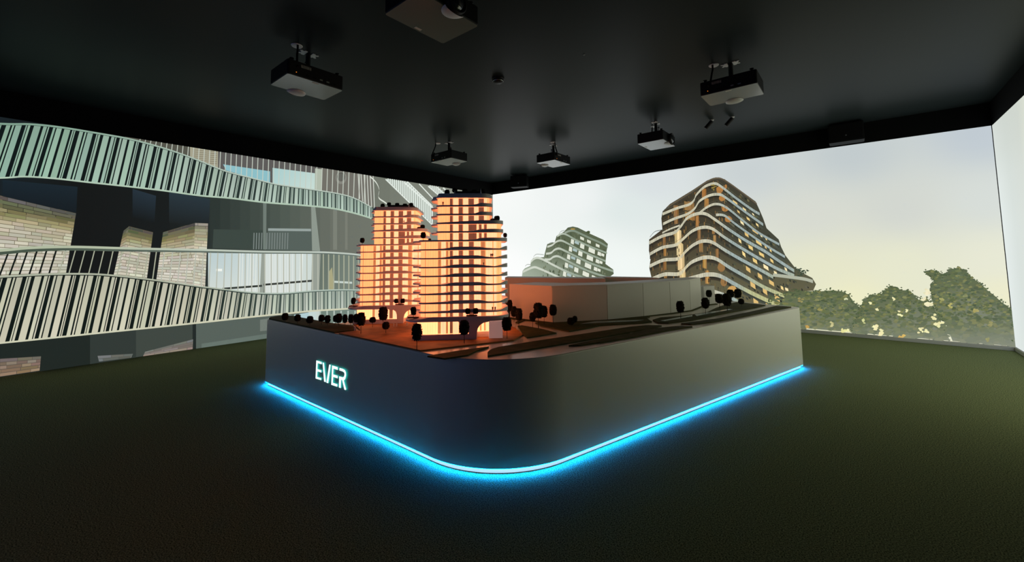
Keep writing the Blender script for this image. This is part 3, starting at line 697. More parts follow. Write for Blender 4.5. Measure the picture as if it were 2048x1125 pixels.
# ------------------------------------------------------------------ lit model towers
EU = Vector((.72, .694, 0)).normalized(); ANG = math.atan2(EU.y, EU.x)
def emitmat(name, col, e, es, n=(9, .35)):
    mt = mat(name, col, .6, emit=e, es=es); nt = mt.node_tree; bs = nt.nodes['Principled BSDF']
    tc = nt.nodes.new('ShaderNodeTexCoord'); mp = nt.nodes.new('ShaderNodeMapping'); mp.inputs['Scale'].default_value = (40, 40, 6)
    nz = nt.nodes.new('ShaderNodeTexNoise'); nz.inputs['Scale'].default_value = n[0]/6; nz.inputs['Detail'].default_value = 2
    mr = nt.nodes.new('ShaderNodeMapRange'); mr.inputs['From Min'].default_value = .3; mr.inputs['From Max'].default_value = .7
    mr.inputs['To Min'].default_value = es*(1-n[1]); mr.inputs['To Max'].default_value = es*(1+n[1])
    nt.links.new(tc.outputs['Object'], mp.inputs['Vector']); nt.links.new(mp.outputs['Vector'], nz.inputs['Vector'])
    nt.links.new(nz.outputs['Fac'], mr.inputs['Value'])
    # fine mullion lines along the facade
    sx = nt.nodes.new('ShaderNodeSeparateXYZ'); nt.links.new(tc.outputs['Object'], sx.inputs[0])
    m1 = nt.nodes.new('ShaderNodeMath'); m1.operation = 'DIVIDE'; m1.inputs[1].default_value = .0205; nt.links.new(sx.outputs[0], m1.inputs[0])
    m2 = nt.nodes.new('ShaderNodeMath'); m2.operation = 'FRACT'; nt.links.new(m1.outputs[0], m2.inputs[0])
    m3 = nt.nodes.new('ShaderNodeMath'); m3.operation = 'LESS_THAN'; m3.inputs[1].default_value = .11; nt.links.new(m2.outputs[0], m3.inputs[0])
    m4 = nt.nodes.new('ShaderNodeMath'); m4.operation = 'MULTIPLY_ADD'; m4.inputs[1].default_value = -.26; m4.inputs[2].default_value = 1; nt.links.new(m3.outputs[0], m4.inputs[0])
    m5 = nt.nodes.new('ShaderNodeMath'); m5.operation = 'MULTIPLY'; nt.links.new(mr.outputs[0], m5.inputs[0]); nt.links.new(m4.outputs[0], m5.inputs[1])
    nt.links.new(m5.outputs[0], bs.inputs['Emission Strength']); return mt
M_glow = emitmat('warm_lit_glazing', (.5, .3, .15), (1.0, .235, .083), 2.25, (9, .07))
M_glowb = emitmat('bright_lit_glazing', (.5, .35, .2), (1.0, .315, .16), 2.25, (9, .06))
M_glowg = emitmat('bright_lobby_glazing', (.5, .35, .2), (1.0, .27, .105), 3.3, (9, .06))
M_panel = emitmat('backlit_wall_panel', (.42, .30, .27), (.30, .085, .04), .55, (9, .2))
M_panelo = emitmat('orange_backlit_panel', (.4, .25, .18), (.66, .22, .075), .8, (9, .2))
M_corner = mat('glowing_corner_block', (.8, .78, .78), .5, emit=(.50, .26, .22), es=.42)  # pink glow put into the block itself by emission
M_seam = mat('dark_seam', (.08, .03, .015), .7)
H1, DH = .211, .0717
def zlev(k): return H1+DH*(k-1)
WF = [(-.335, 0, .09), (.335, .015, .05), (.335, .46, .08), (-.335, .46, .08)]
WM = [(-.195, .0, .07), (.335, .015, .05), (.335, .46, .08), (-.195, .46, .08)]
WU = [(-.195, .0, .07), (.235, .008, .03), (.235, .46, .08), (-.195, .46, .08)]
RF = [(-.345, -.022, .05), (-.1, -.034, .3), (.3, -.028, .2), (.385, .06, .07), (.39, .5, .06), (-.36, .5, .08), (-.425, .36, .07), (-.42, .2, .06), (-.338, .14, .06)]
RM = [(-.205, -.02, .05), (0, -.028, .3), (.3, -.026, .2), (.352, .05, .06), (.352, .5, .06), (-.2, .5, .08), (-.268, .36, .07), (-.266, .2, .05), (-.2, .14, .05)]
RU = [(-.205, -.02, .05), (0, -.028, .3), (.2, -.024, .1), (.262, .03, .05), (.262, .5, .06), (-.2, .5, .08), (-.268, .36, .07), (-.266, .2, .05), (-.2, .14, .05)]
def parapet(u, v, lvl):
    if lvl <= 8:
        if v < .08:
            h = .011+.018*smoothstep(-.15, -.04, u)*(1-smoothstep(.13, .25, u))
            h += .022*smoothstep(.3, .38, u)
        else: h = .013+.02*(u > .2)*(1-smoothstep(.1, .4, v))
    else:
        h = .013
        if u > 0 and v < .3: h = .013+.017*smoothstep(.10, .17, u)
    return h
def make_tower(loc, label):
    t = empty('tower_model', loc, ANG); tag(t, label, 'model building', 'lit tower models on the plinth')
    def part(mb, name, m, parent=t, smooth=False): return mb.build(name, m, parent, smooth)
    # ground floor
    part(MB().prism(rpoly([(-.395, .02, .07), (-.33, -.03, .03), (.125, -.03, .01), (.125, .06, 0), (.335, .06, .02), (.335, .46, .08), (-.395, .46, .08)], 8), 0, .042), 'base_plate', M_white)
    lob = part(MB().prism(rpoly([(-.36, .05, .07), (-.30, -.005, .05), (.115, -.005, .01), (.115, .09, 0), (.32, .09, .01), (.32, .44, .05), (-.36, .44, .05)], 8), .042, .15, cap=False), 'storey', M_glowg)
    part(bevel_(MB().box((.225, -.012, 0), (.335, .09, .135))), 'corner_block', M_corner)
    for a, b_, m_, y in [(-.185, -.162, M_panelo, -.005), (-.121, -.104, M_panelo, -.005), (-.09, -.066, M_panel, -.005), (-.018, .016, M_panel, -.005), (.15, .165, M_panelo, .09), (.185, .2, M_panelo, .09)]:
        part(MB().box((a, y-.003, .046), (b_, y, .14)), 'wall_panel', m_, lob)
    for a, b_, y in [(-.158, -.124, -.005), (-.062, -.022, -.005), (.02, .06, -.005), (.168, .182, .09), (.203, .222, .09)]:
        part(MB().box((a, y-.003, .046), (b_, y, .14)), 'window_pane', M_glowb, lob)
    col = [(.075, .0), (.125, .0), (.127, .05), (.135, .085), (.152, .11), (.18, .128), (.23, .138), (.23, .165), (-.02, .165), (-.02, .138), (.03, .133), (.05, .118), (.06, .09), (.062, .042), (.075, .042)]
    c = MB(); n = len(col)
    c.add([(x, -.036, z) for x, z in col]+[(x, -.008, z) for x, z in col], [tuple(range(n)), tuple(range(2*n-1, n-1, -1))]+[(n+i, n+(i+1) % n, (i+1) % n, i) for i in range(n)])
    part(c, 'arch_column', M_white)
    # podium slab
    pd = dense(rpoly([(-.455, .08, .06), (-.40, -.03, .10), (.3, -.05, .2), (.39, .05, .07), (.40, .5, .06), (-.44, .5, .08)], 10), .03)
    part(MB().prism(pd, .143, [.143+.012+.026*smoothstep(-.34, -.24, p[0]) if p[1] < .1 else .170 for p in pd]), 'podium_slab', M_white)
    for k in range(0, 14):
        z0 = .165 if k == 0 else zlev(k)+.006; z1 = zlev(k+1)+.002
        wl = WF if k < 9 else (WM if k < 11 else WU)
        sto = part(MB().prism(dense(rpoly(wl, 8), .06), z0, z1, cap=False), 'storey', M_glow)
        right = wl[1][0]-.02; left = wl[0][0]
        zt0, zt1 = z0+.004, z1-.004
        def pnl(a, b_, m, name='wall_panel', y=-.0035):
            yy = y+.015*max(0, (a+b_)/2+.335)/.67
            part(MB().box((a, yy-.002, zt0), (b_, yy+.001, zt1)), name, m, sto)
        if k < 9:
            pnl(-.185, -.162, M_panelo); pnl(-.121, -.104, M_panelo)
        dk = M_panel
        pnl(-.09, -.066, dk); pnl(-.018, .016, dk)
        if k in (9, 10): pnl(.062, .128, dk); pnl(.148, .17, dk); pnl(.19, .213, dk)
        elif k > 10: pnl(.062, .108, dk); pnl(.147, .19, dk)
        else: pnl(.065, .105, dk); pnl(.163, .2, M_panelo)
        # bright panes between
        if k < 9: pnl(-.158, -.124, M_glowb, 'window_pane')
        pnl(-.062, -.022, M_glowb, 'window_pane'); pnl(.02, .06, M_glowb, 'window_pane')
        if k in (9, 10): pnl(.131, .146, M_glowb, 'window_pane'); pnl(.172, .188, M_glowb, 'window_pane')
        else: pnl(.109, .145 if k > 10 else .16, M_glowb, 'window_pane')
        if k > 10: pnl(.192, .215, M_glowb, 'window_pane')
        elif k > 8: pnl(.216, .295, M_glowb, 'window_pane')
        else: pnl(.204, .258, M_glowb, 'window_pane'); pnl(.268, .29, M_glowb, 'window_pane')
        if k < 9:
            pnl(-.288, -.2855, M_seam, 'seam', -.003); pnl(.261, .2635, M_seam, 'seam', -.003)
    for k in range(1, 15):
        ol = RF if k <= 9 else (RM if k <= 11 else RU)
        q = dense(rpoly(ol, 10), .02)
        if k < 14:
            rb = part(MB().prism(q, zlev(k), [zlev(k)+parapet(x, y, k) for x, y in q]), 'balcony_ribbon', M_white)
            qi = offset(q, .008)
            for side in (0, 1):
                sel = [i for i, (x, y) in enumerate(q) if (side == 0 and x < ol[0][0]+.02 and .02 < y < .42) or (side and x > ol[3][0]-.05 and y < .3)]
                g = MB()
                for i in sel:
                    j = (i+1) % len(q)
                    if j in sel: g.add([(*qi[i], zlev(k)+.01), (*qi[j], zlev(k)+.01), (*qi[j], zlev(k)+.036), (*qi[i], zlev(k)+.036)], [(0, 1, 2, 3)])
                if g.v: part(g, 'glass_balustrade', M_glass, rb)
        else:
            part(MB().prism(q, zlev(k)+.002, [zlev(k)+.012+.014*smoothstep(.08, .16, x) for x, y in q]), 'balcony_ribbon', M_white)
    z = zlev(14)+.012
    ru = dense(rpoly(RU, 10), .03)
    part(MB().prism(offset(ru, .004), z, z+.028, pts1=offset(ru, .018)), 'roof', M_white)
    part(MB().box((-.06, .05, z+.028), (.20, .22, z+.055)), 'roof_planter', mat('dark_planter', (.02, .015, .012), .8))
    part(MB().tube([(.165, .005, z+.028), (.165, .005, z+.07)], [.006, .001], 6), 'mast', M_white)
    part(MB().tube([(-.05, .005, z+.028), (-.05, .005, z+.052)], [.004, .001], 6), 'mast', M_white)
    return t
def bevel_(mb): return mb
T1 = Vector((5.677, -6.665, ZL+.0113)); T2 = Vector((4.50, -6.515, ZL+.0113))
make_tower(T1, 'nearer glowing orange tower model with stepped terraces, right in front')
make_tower(T2, 'farther glowing orange tower model, half hidden behind the nearer one')

# ------------------------------------------------------------------ white neighbour blocks
def block(name, pts, h, label, mat_=M_block, seams=None):
    a = sum(pts[i-1][0]*pts[i][1]-pts[i][0]*pts[i-1][1] for i in range(len(pts)))
    if a < 0: pts = pts[::-1]
    c = Vector((sum(p[0] for p in pts)/len(pts), sum(p[1] for p in pts)/len(pts), ZL+.0113))
    t = empty(name, c); tag(t, label, 'model building', 'plain white block models')
    q = [(x-c.x, y-c.y) for x, y in pts]
    MB().prism(q, .0, h-.012).build('body', mat_, t)
    MB().prism(offset(dense(q, .05), -.002), h-.012, h).build('roof_slab', mat_, t)
    if seams:
        for (ax, ay), (bx, by) in seams:
            A = Vector((ax-c.x, ay-c.y, 0)); B = Vector((bx-c.x, by-c.y, 0)); n_ = (B-A).normalized(); nn = Vector((n_.y, -n_.x, 0))
            A2, B2 = A+n_*.003, B-n_*.003
            mb = MB(); o_ = nn*.006
            mb.add([A2+o_, B2+o_, B2+o_+Vector((0, 0, h-.014)), A2+o_+Vector((0, 0, h-.014)), A2-o_, B2-o_, B2-o_+Vector((0, 0, h-.014)), A2-o_+Vector((0, 0, h-.014))], [(0, 1, 2, 3), (1, 5, 6, 2), (4, 0, 3, 7), (3, 2, 6, 7), (5, 4, 7, 6), (1, 0, 4, 5)])
            mb.build('facade_panel', mat_, t)
    return t
def rf(x, y, z=1.1): q = onz(x, y, z); return (q.x, q.y)
HB = 1.1-ZL-.0113
lawn(None, world=[(5.78, -5.56), (6.2, -5.05), (6.54, -4.2), (6.64, -3.84), (6.63, -3.36), (6.5, -3.0), (5.4, -3.0), (4.4, -3.7), (4.2, -4.6), (5.1, -5.58)], h=.0110)
lawn(None, world=[(6.62, -3.22), (6.71, -2.985), (6.56, -2.88), (6.46, -3.1)], h=.0110)
fr = [(5.80, -5.54), (6.161, -5.067), (6.36, -4.62), (6.51, -4.22), (6.617, -3.844), (6.60, -3.34)]
block('white_block', fr+[(6.44, -3.3), rf(1300, 560), rf(1209.5, 565), rf(1134.8, 566.6), rf(1070, 565), rf(1019, 568.4)], HB, 'long curved white block model to the right of the towers', seams=[(fr[i], fr[i+1]) for i in range(5)])
a0, a1 = rf(1010, 555.5), rf(1211, 557.5)
block('white_block', [a0, a1, (a1[0]-.2, a1[1]+.3), (a0[0]-.2, a0[1]+.3)], HB, 'low white block model behind the long curved block')
a0, a1 = rf(1209, 555.5), rf(1318, 557)
block('white_block', [a0, a1, (a1[0]-.15, a1[1]+.15), (a0[0]-.2, a0[1]+.25)], HB+.004, 'narrow white block model at the back, before the pictured towers')
block('white_block', [(6.60, -3.20), (6.68, -2.99), (6.57, -2.9), (6.49, -3.11)], .235, 'small white cube model beyond the end of the curved block')

# ------------------------------------------------------------------ model trees
def crown_mesh(seed, sharp):
    rnd = random.Random(seed); mb = MB(); nu, nv = 14, 9; vs_ = []
    for j in range(nv+1):
        th = math.pi*j/nv
        for i in range(nu):
            ph = 2*math.pi*i/nu; k = 1+rnd.uniform(-.13, .13)
            s_ = math.sin(th)**sharp if j not in (0, nv) else 0
            vs_.append((s_*math.cos(ph)*k, s_*math.sin(ph)*k, math.cos(th)*(1+rnd.uniform(-.05, .05))))
    fs = [(j*nu+i, (j+1)*nu+i, (j+1)*nu+(i+1) % nu, j*nu+(i+1) % nu) for j in range(nv) for i in range(nu)]
    mb.add(vs_, fs)
    for k in range(150):        # leaf tips
        z = rnd.uniform(-.95, .95); ph = rnd.uniform(0, 6.283); rr = math.sqrt(1-z*z)**sharp
        p0 = Vector((rr*math.cos(ph), rr*math.sin(ph), z)); d = Vector((rnd.gauss(0, 1), rnd.gauss(0, 1), rnd.gauss(0, 1))).normalized(); e = p0.cross(d).normalized()
        mb.add([p0+d*.13, p0-d*.1+e*.1, p0-d*.1-e*.1, p0*1.16], [(0, 1, 2), (0, 1, 3), (1, 2, 3), (2, 0, 3)])
    return mb.mesh('crown')
CR = [crown_mesh(i, .75 if i % 2 else .6) for i in range(4)]
trunk_me = MB().tube([(0, 0, 0), (.03, .01, .5), (0, 0, 1)], [1, .8, .7], 6).mesh('trunk')
for me in CR: me.materials.append(M_leaf)
trunk_me.materials.append(M_trunk)
tcount = 0
def tree(base, h0, h1, w, label, name='model_tree', depth=None, group='model trees on the plinth'):
    """base point, crown from h0 to h1 above it, crown width w"""
    global tcount
    t = empty(name, base, random.random()*6); tag(t, label, 'tree', group)
    tr = link('trunk', trunk_me, None, t); rr = max(.0022, w*.035); tr.scale = (rr, rr, h0+(h1-h0)*.3)
    c = link('crown', CR[tcount % 4], None, t); c.location = (0, 0, (h0+h1)/2); c.scale = (w/2.15, w/2.15, (h1-h0)/2.1); tcount += 1
    return t
def treepx(bx, by, cx, cy, w, h, label, z=ZL+.011, **k):
    B = onz(bx, by, z); dep = (B-CAM).dot(fw); s = dep/F_PX
    return tree(B, (by-(cy+h/2))*s, (by-(cy-h/2))*s, w*s, label, **k)
TR = [(570, 645, 570, 634, 12, 15, 'small round dark tree at the far left tip of the plinth top'),
 (595, 647, 595, 636.4, 12.5, 14.5, 'small round dark tree, second from the left tip of the plinth'),
 (619.5, 650.5, 620.6, 640, 13.5, 14.5, 'small round dark tree, third from the left tip of the plinth'),
 (642.8, 650, 642.8, 637, 12, 14, 'left tree of the touching pair on the left lawn'),
 (655, 651, 655.4, 639, 11.5, 16, 'right tree of the touching pair on the left lawn'),
 (670, 650, 670, 638, 8.5, 14, 'narrow dark tree left of a fuller one on the left lawn'),
 (677.4, 651, 678, 637, 14, 19, 'full round dark tree, fifth clump from the left tip'),
 (690, 650, 690, 638, 10, 18, 'dark tree just left of the farther tower base'),
 (701.5, 651, 701.6, 638, 11, 18, 'dark tree at the left corner of the farther tower base'),
 (712, 652, 712, 637, 11, 18, 'dark tree half behind the large tree before the farther tower'),
 (721.8, 668, 724, 639, 17.7, 27, 'large dark tree at the left before the farther tower'),
 (745, 655, 745, 640.5, 13, 12, 'low bushy tree before the farther tower'),
 (766, 655, 768, 628, 18.5, 27, 'tall oval dark tree before the farther tower arch'),
 (771.7, 666.5, 773, 652, 14.5, 15.5, 'small round tree below the tall oval tree between the towers'),
 (833.7, 699.6, 837, 665, 21, 34, 'largest dark tree, at the front left corner of the nearer tower'),
 (928.6, 687.5, 933, 656, 20.5, 31, 'dark oval tree before the arch column of the nearer tower'),
 (1014, 678, 1016.5, 649, 20, 28, 'square-topped dark tree at the right corner of the nearer tower'),
 (1028, 645, 1030, 624, 13, 22, 'brownish tree behind the right corner of the nearer tower'),
 (1038, 655, 1039, 629.6, 14.6, 25, 'slim dark tree right of the nearer tower beside a white figure'),
 (1020, 640, 1020.5, 612, 11, 24, 'dark tree peeping out behind the right edge of the nearer tower'),
 (1077, 657.4, 1076, 622, 20, 32, 'largest tree of the clump before the orange-lit block wall'),
 (1065.5, 655, 1066.6, 634.7, 13, 19, 'short tree at the left of the clump before the block wall'),
 (1088.3, 649, 1088, 624, 15, 24, 'tree at the right of the clump before the block wall'),
 (1106.5, 649, 1106, 621, 15.4, 23, 'oval tree at the near corner of the long curved block'),
 (1361.6, 637.4, 1361.6, 614.4, 15.5, 24, 'lone square-topped tree before the right half of the curved block'),
 (1411.6, 629, 1411, 607, 15.5, 22.5, 'dark oval tree before the small white cube model'),
 (1419, 611, 1415.5, 588, 11, 15, 'small round tree close to the small white cube model'),
 (1439.6, 617, 1439, 597.7, 16, 20, 'left tree of the dark clump near the right end of the plinth'),
 (1455, 622.4, 1452, 600, 17, 26, 'biggest tree of the dark clump near the right end of the plinth'),
 (1462, 612, 1457, 588, 14, 17, 'top tree of the dark clump near the right end of the plinth'),
 (1476.5, 606.3, 1475, 587.6, 14, 18, 'round tree on a thin trunk, second from the right end'),
 (1483, 613, 1483.6, 603.5, 10.7, 12, 'smallest round tree, nearest the right end of the plinth')]
for a in TR: treepx(*a)
treepx(1142, 652, 1141, 643, 15, 14, 'dark shrub on the ground before the curved block', name='model_shrub')
treepx(1150, 650, 1150, 639, 10, 13, 'taller sprig beside the shrub before the curved block', name='model_shrub')
# planting on the tower terraces
def loc(T0, u, v, z): return T0+Matrix.Rotation(ANG, 3, 'Z') @ Vector((u, v, z))
for T0, nm in ((T1, 'nearer tower'), (T2, 'farther tower')):
    G = 'planting on the tower terraces'
    z9 = zlev(9)+.0115; z11 = zlev(11)+.031; zp = .1825; zr = zlev(14)+.012+.0285
    tree(loc(T0, -.31, .04, z9), .018, .072, .046, 'round tree on the left terrace of the '+nm, 'terrace_tree', group=G)
    tree(loc(T0, .30, .06, z11-.002), -.002, .046, .05, 'bush on the right terrace near the top of the '+nm, 'terrace_shrub', group=G)
    tree(loc(T0, .268, .06, z11-.002), -.002, .022, .05, 'low bush against the wall on the right terrace of the '+nm, 'terrace_shrub', group=G)
    tree(loc(T0, .37, .10, zlev(9)+.014), .02, .06, .034, 'small tree at the right balcony edge high on the '+nm, 'terrace_tree', group=G)
    tree(loc(T0, -.385, .03, .1695), .022, .09, .048, 'tree on the podium at the left corner of the '+nm, 'terrace_tree', group=G)
    tree(loc(T0, .055, -.026, zp), .014, .064, .045, 'left one of two small trees on the podium front of the '+nm, 'terrace_tree', group=G)
    tree(loc(T0, .118, -.026, zp), .014, .064, .045, 'right one of two small trees on the podium front of the '+nm, 'terrace_tree', group=G)
    for u, v, l in ((-.385, .03, 'red-brown planting bed at the podium corner of the '), (.087, -.024, 'red-brown planting bed on the podium front of the ')):
        P = loc(T0, u, v, .1695 if u < 0 else zp+.0005)
        o = MB().prism(rpoly([(-.045, -.012, .01), (.045, -.012, .01), (.045, .014, .01), (-.045, .014, .01)], 4), 0, .008).build('planting_bed', M_bed); o.location = P; o.rotation_euler = (0, 0, ANG)
        tag(o, l+nm, 'planting', G)
    words = ['first', 'second', 'third', 'fourth', 'fifth']
    for i, (u, hh) in enumerate([(-.12, .05), (-.055, .055), (.03, .05), (.11, .042), (.175, .05)]):
        rz_ = zr+(.0275 if u > -.06 else 0)
        tree(loc(T0, u, .09, rz_-.004), -.002 if u > -.1 else .004, hh-(.02 if u > -.06 else 0), .046, words[i]+' roof bush from the left on top of the '+nm, 'roof_shrub', group=G)
# ------------------------------------------------------------------ scale figures
def fig_mesh():
    mb = MB(); mb.tube([(-.12, 0, 0), (-.08, 0, .5)], [.07, .1], 6); mb.tube([(.12, 0, 0), (.08, 0, .5)], [.07, .1], 6)
    mb.tube([(0, 0, .48), (0, 0, .7), (0, 0, .84), (0, 0, .87)], [.14, .16, .2, .06], 8)
    mb.tube([(-.2, 0, .82), (-.25, .03, .6), (-.22, .06, .44)], [.06, .05, .04], 5); mb.tube([(.2, 0, .82), (.25, .03, .6), (.22, .06, .44)], [.06, .05, .04], 5)
    mb.lathe([(.001, .86), (.07, .88), (.09, .93), (.07, .98), (.001, 1)], seg=8); return mb.mesh('miniature_person')
FW_, FD_ = fig_mesh(), fig_mesh(); FW_.materials.append(M_fig); FD_.materials.append(M_figd)
def figure(P, h, me, label):
    o = link('miniature_person', me); o.location = P; o.scale = (h*.9, h*.9, h); o.rotation_euler = (0, 0, random.random()*6)
    tag(o, label, 'figure', 'miniature people on the model')
for x, y, h, l in [(709.5, 662, .042, 'white miniature person standing before the farther tower at the left'), (787.5, 654, .034, 'left of two white miniature people between the towers'), (793.5, 653.5, .032, 'right of two white miniature people between the towers'),
                (814, 652, .036, 'white miniature person just left of the nearer tower'), (1034.5, 662, .034, 'white miniature person right of the nearer tower'), (1028, 657, .03, 'miniature person in the path right of the nearer tower')]:
    figure(onz(x, y, ZL+.0003+(.011 if x < 1020 else 0)), h, FW_, l)
for T0, nm, lst in ((T1, 'nearer tower', [(7, .245), (7, .258), (6, .185), (1, .255), (1, .276), (13, -.145)]), (T2, 'farther tower', [(12, .12), (4, -.345)])):
    for i, (k, u) in enumerate(lst):
        figure(loc(T0, u, -.012 if u > -.3 else .16, zlev(k)+.0135 if k > 1 else zlev(k)+.0125), .03, FD_, '%s dark miniature person on a balcony of the %s, %s' % (('left', 'right')[i] if i < 2 else 'lone' if k > 1 else ('left low', 'right low')[i-3], nm, {7: 'upper middle', 6: 'just under the pair', 1: 'lowest floor', 13: 'top floor', 12: 'near the top', 4: 'left side'}[k]))

# ------------------------------------------------------------------ ceiling projectors
def projector(cx, cy, face, label, cable=(.22, .1)):
    """face: direction the lens points, as angle"""
    t = empty('ceiling_projector', (cx, cy, ZC), face); tag(t, label, 'projector', 'ceiling projectors')
    zb_, zt2 = -.37, -.215
    L2, W2 = .21, .285       # lens along +x; wide along y
    o = MB().prism(rpoly([(-L2, -W2, .02), (L2, -W2, .02), (L2, W2, .02), (-L2, W2, .02)], 4), zb_+.006, zt2).build('casing', M_proj, t); bevel(o, .006); cs_ = o
    o = MB().prism(rpoly([(-L2+.003, -W2+.003, .02), (L2-.003, -W2+.003, .02), (L2-.003, W2-.003, .02), (-L2+.003, W2-.003, .02)], 4), zb_, zb_+.006).build('underside_panel', M_projw, t)
    # lens housing bulging out of the front lower edge
    h = MB(); nu, nv = 20, 8
    vs_ = []
    for j in range(nv+1):
        th = math.pi/2*j/nv
        for i in range(nu+1):
            ph = math.pi*i/nu
            vs_.append((L2-.012-.11*math.sin(th)*math.sin(ph)+.03, .02+.095*math.sin(th)*math.cos(ph), zb_-.03*math.cos(th)))
    h.add(vs_, [(j*(nu+1)+i, j*(nu+1)+i+1, (j+1)*(nu+1)+i+1, (j+1)*(nu+1)+i) for j in range(nv) for i in range(nu)])
    h.build('lens_housing', M_house, t, True)
    lr_ = MB().lathe([(.088, -.02), (.092, .045), (.08, .05), (.072, .03)], (L2, .02, zb_+.062), 'x', 28).build('lens_ring', M_proj, t, True)
    MB().lathe([(.074, .03), (.066, .044), (.046, .056), (.02, .062), (.001, .063)], (L2, .02, zb_+.062), 'x', 28).build('lens', M_lens, lr_, True)
    MB().box((-L2+.02, -.03, zb_-.0015), (-L2+.045, .03, zb_)).build('sticker', M_sticker, t)
    for k in range(5): MB().box((-L2-.002, -.2+k*.07, zb_+.03), (-L2, -.17+k*.07, zb_+.045)).build('port', M_steel if k in (1, 2) else M_spk, cs_)
    MB().box((-L2-.002, .06, zb_+.1), (-L2, .16, zb_+.13)).build('label_plate', mat('printed_label_plate', (.10, .10, .09), .6, noise=(60, (.25, .25, .22), 2)), cs_)
    MB().box((-L2-.003, .2, zb_+.035), (-L2, .206, zb_+.041)).build('indicator_light', mat('orange_indicator', (.3, .1, 0), .5, emit=(1, .25, .02), es=1.2), cs_)
    for sx in (-1, 1):
        for sy in (-1, 1): MB().lathe([(.001, .03), (.02, .03), (.022, .022), (.012, .018), (.012, 0)], (sx*.17, sy*.235, zt2), seg=10).build('foot', M_proj, t)
    # mount
    MB().tube([(0, 0, zt2), (0, 0, zt2+.03)], .06, 12).build('mount_plate', M_proj, t)
    MB().tube([(0, 0, zt2+.03), (0, 0, 0)], .024, 10).build('pole', M_proj, t, False)
    MB().tube([(.045, 0, zt2+.03), (.045, 0, -.07)], .008, 8).build('turnbuckle', M_steel, t)
    for k in range(3): MB().tube([(.045, 0, zt2+.055+k*.035), (.045, 0, zt2+.068+k*.035)], .014, 6).build('nut', M_steel if k == 1 else M_proj, t)
    for s in (-1, 1):
        q = rpoly([(s*.025, -.05, .008), (s*.055, -.05, .008), (s*.062, -.032, .005), (s*.085, -.045, .01), (s*.1, -.03, .01), (s*.075, -.008, .006), (s*.075, .008, .006), (s*.1, .03, .01), (s*.085, .045, .01), (s*.062, .032, .005), (s*.055, .05, .008), (s*.025, .05, .008)], 3)
        if s < 0: q = q[::-1]
        q = [(y, x) for x, y in q][::-1]
        MB().prism(q, -.006, 0).build('ceiling_bracket', M_bracket, t)
    a, b_ = cable
    MB().tube([(-a*.55, b_*1.6, -.001), (-a*.56, b_*1.6, -.06), (-a*.62, b_*1.7, -.12), (-a*.75, b_*1.8, zt2+.0), (-L2-.01, b_*1.9, zb_+.09)], .011, 8).build('cable', M_proj, t)
    MB().lathe([(.001, -.008), (.05, -.008), (.055, 0)], (-a*.4, b_*1.55, 0), seg=18).build('cable_cover', M_bracket, t)
    return t
projector(5.80, -7.07, 0, 'largest black ceiling projector, cut off by the top edge, aimed right')
projector(3.82, -7.11, math.pi, 'dark ceiling projector at upper left, aimed at the left wall')
projector(2.32, -3.78, math.pi/2, 'small ceiling projector above the farther tower, left of the far corner', (.3, .12))
projector(3.70, -2.30, math.pi, 'small ceiling projector just right of the far ceiling corner', (.3, .12))
projector(5.74, -2.32, 0, 'ceiling projector showing its round lens on the right end')
projector(7.19, -3.88, math.pi/2, 'large ceiling projector at right, tilted view, with orange light')
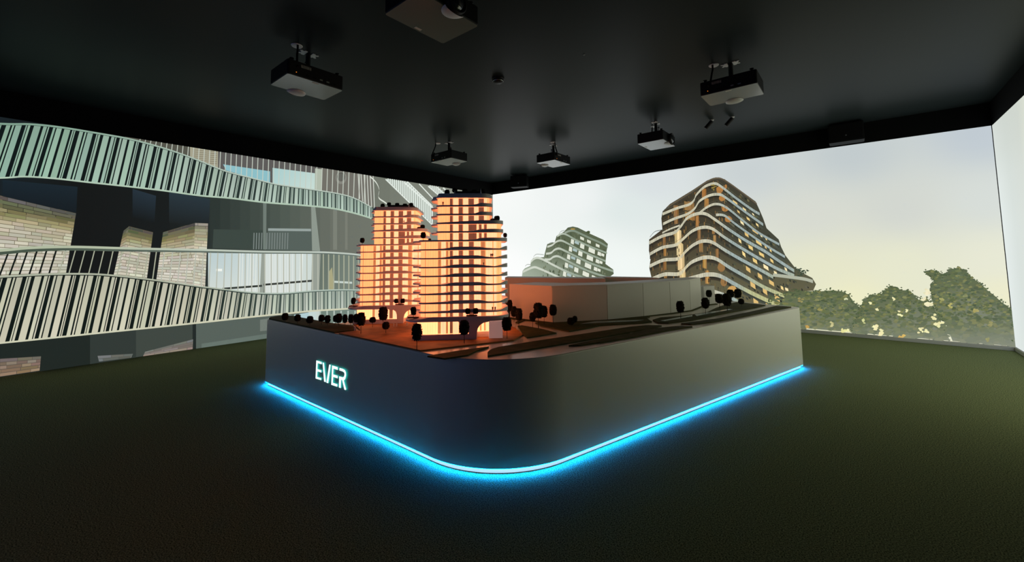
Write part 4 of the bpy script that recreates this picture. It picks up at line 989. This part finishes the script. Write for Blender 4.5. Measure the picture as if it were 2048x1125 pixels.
# ------------------------------------------------------------------ speakers, spots, detectors
def speaker(cx, cy, zc, rz, label, w=.45, h=.30, d=.24):
    t = empty('wall_speaker', (cx, cy, zc), rz); tag(t, label, 'speaker', 'black speakers under the ceiling')
    o = MB().prism(rpoly([(-w/2, -d/2, .015), (w/2, -d/2, .015), (w/2, d/2, .05), (-w/2, d/2, .05)], 5), -h/2, h/2).build('cabinet', M_spk, t); bevel(o, .006)
    o = MB().box((-w/2+.015, -d/2-.012, -h/2+.015), (w/2-.015, -d/2, h/2-.015)).build('grille', mat('speaker_grille', (.005, .0055, .0055), .7, spec=.1, bump=(400, .3, .002)), t); bevel(o, .008)
    MB().lathe([(.001, -.004), (.010, -.003), (.011, 0)], (0, -d/2-.012, -h*.18), 'y', 14).build('badge', mat('pale_badge', (.6, .62, .6), .3, metal=1), t)
    MB().box((-.05, -.03, h/2), (.05, .03, ZC-zc-.012)).build('bracket', M_proj, t)
    MB().tube([(0, 0, ZC-zc-.012), (0, 0, ZC-zc)], .09, 20).build('ceiling_plate', M_proj, t)
speaker(8.15, -.18, 3.385, 0, 'black box speaker under the ceiling near the right corner', w=.46, h=.31, d=.26)
speaker(1.36, -.42, 3.375, math.radians(22), 'black box speaker under the ceiling near the far left corner')
speaker(.95, -9.46, 3.38, math.radians(60), 'black speaker cut off at the left edge of the picture')
def spot(x, y, dx, dy, label):
    P = onz(x, y, ZC); t = empty('ceiling_spotlight', P); tag(t, label, 'spotlight', 'pair of small black ceiling spotlights')
    MB().lathe([(.001, -.012), (.028, -.012), (.03, 0)], seg=18).build('base', M_bracket, t)
    MB().tube([(0, 0, -.01), (0, 0, -.035)], .008, 8).build('stem', M_steel, t)
    a = Vector((0, 0, -.02)); d = Vector((dx, dy, -.105)); MB().tube([a, a+d*.98, a+d], [.033, .033, .028], 18).build('can', M_proj, t)
spot(1424, 240, -.10, -.01, 'left one of two black ceiling spotlights')
spot(1465, 234, -.10, -.01, 'right one of two black ceiling spotlights')
P = onz(996, 157, ZC); t = empty('smoke_detector', P); tag(t, 'round dark smoke detector in the middle of the ceiling', 'detector')
MB().lathe([(.075, 0), (.075, -.015), (.068, -.022)], seg=28).build('base', M_proj, t, True)
MB().lathe([(.062, -.02), (.062, -.045), (.045, -.058), (.001, -.06)], seg=28).build('cover', M_proj, t, True)
MB().lathe([(.064, -.036), (.068, -.04), (.064, -.044)], seg=28).build('ring', M_steel, t, True)
P = onz(1168, 109, ZC); t = empty('ceiling_sensor', P); tag(t, 'tiny pale sensor dot on the dark ceiling', 'sensor')
MB().lathe([(.001, -.01), (.006, -.008), (.008, 0)], seg=12).build('dome', M_bracket, t)
MB().lathe([(.008, -.002), (.016, -.001), (.016, 0)], seg=16).build('rim', M_proj, t)
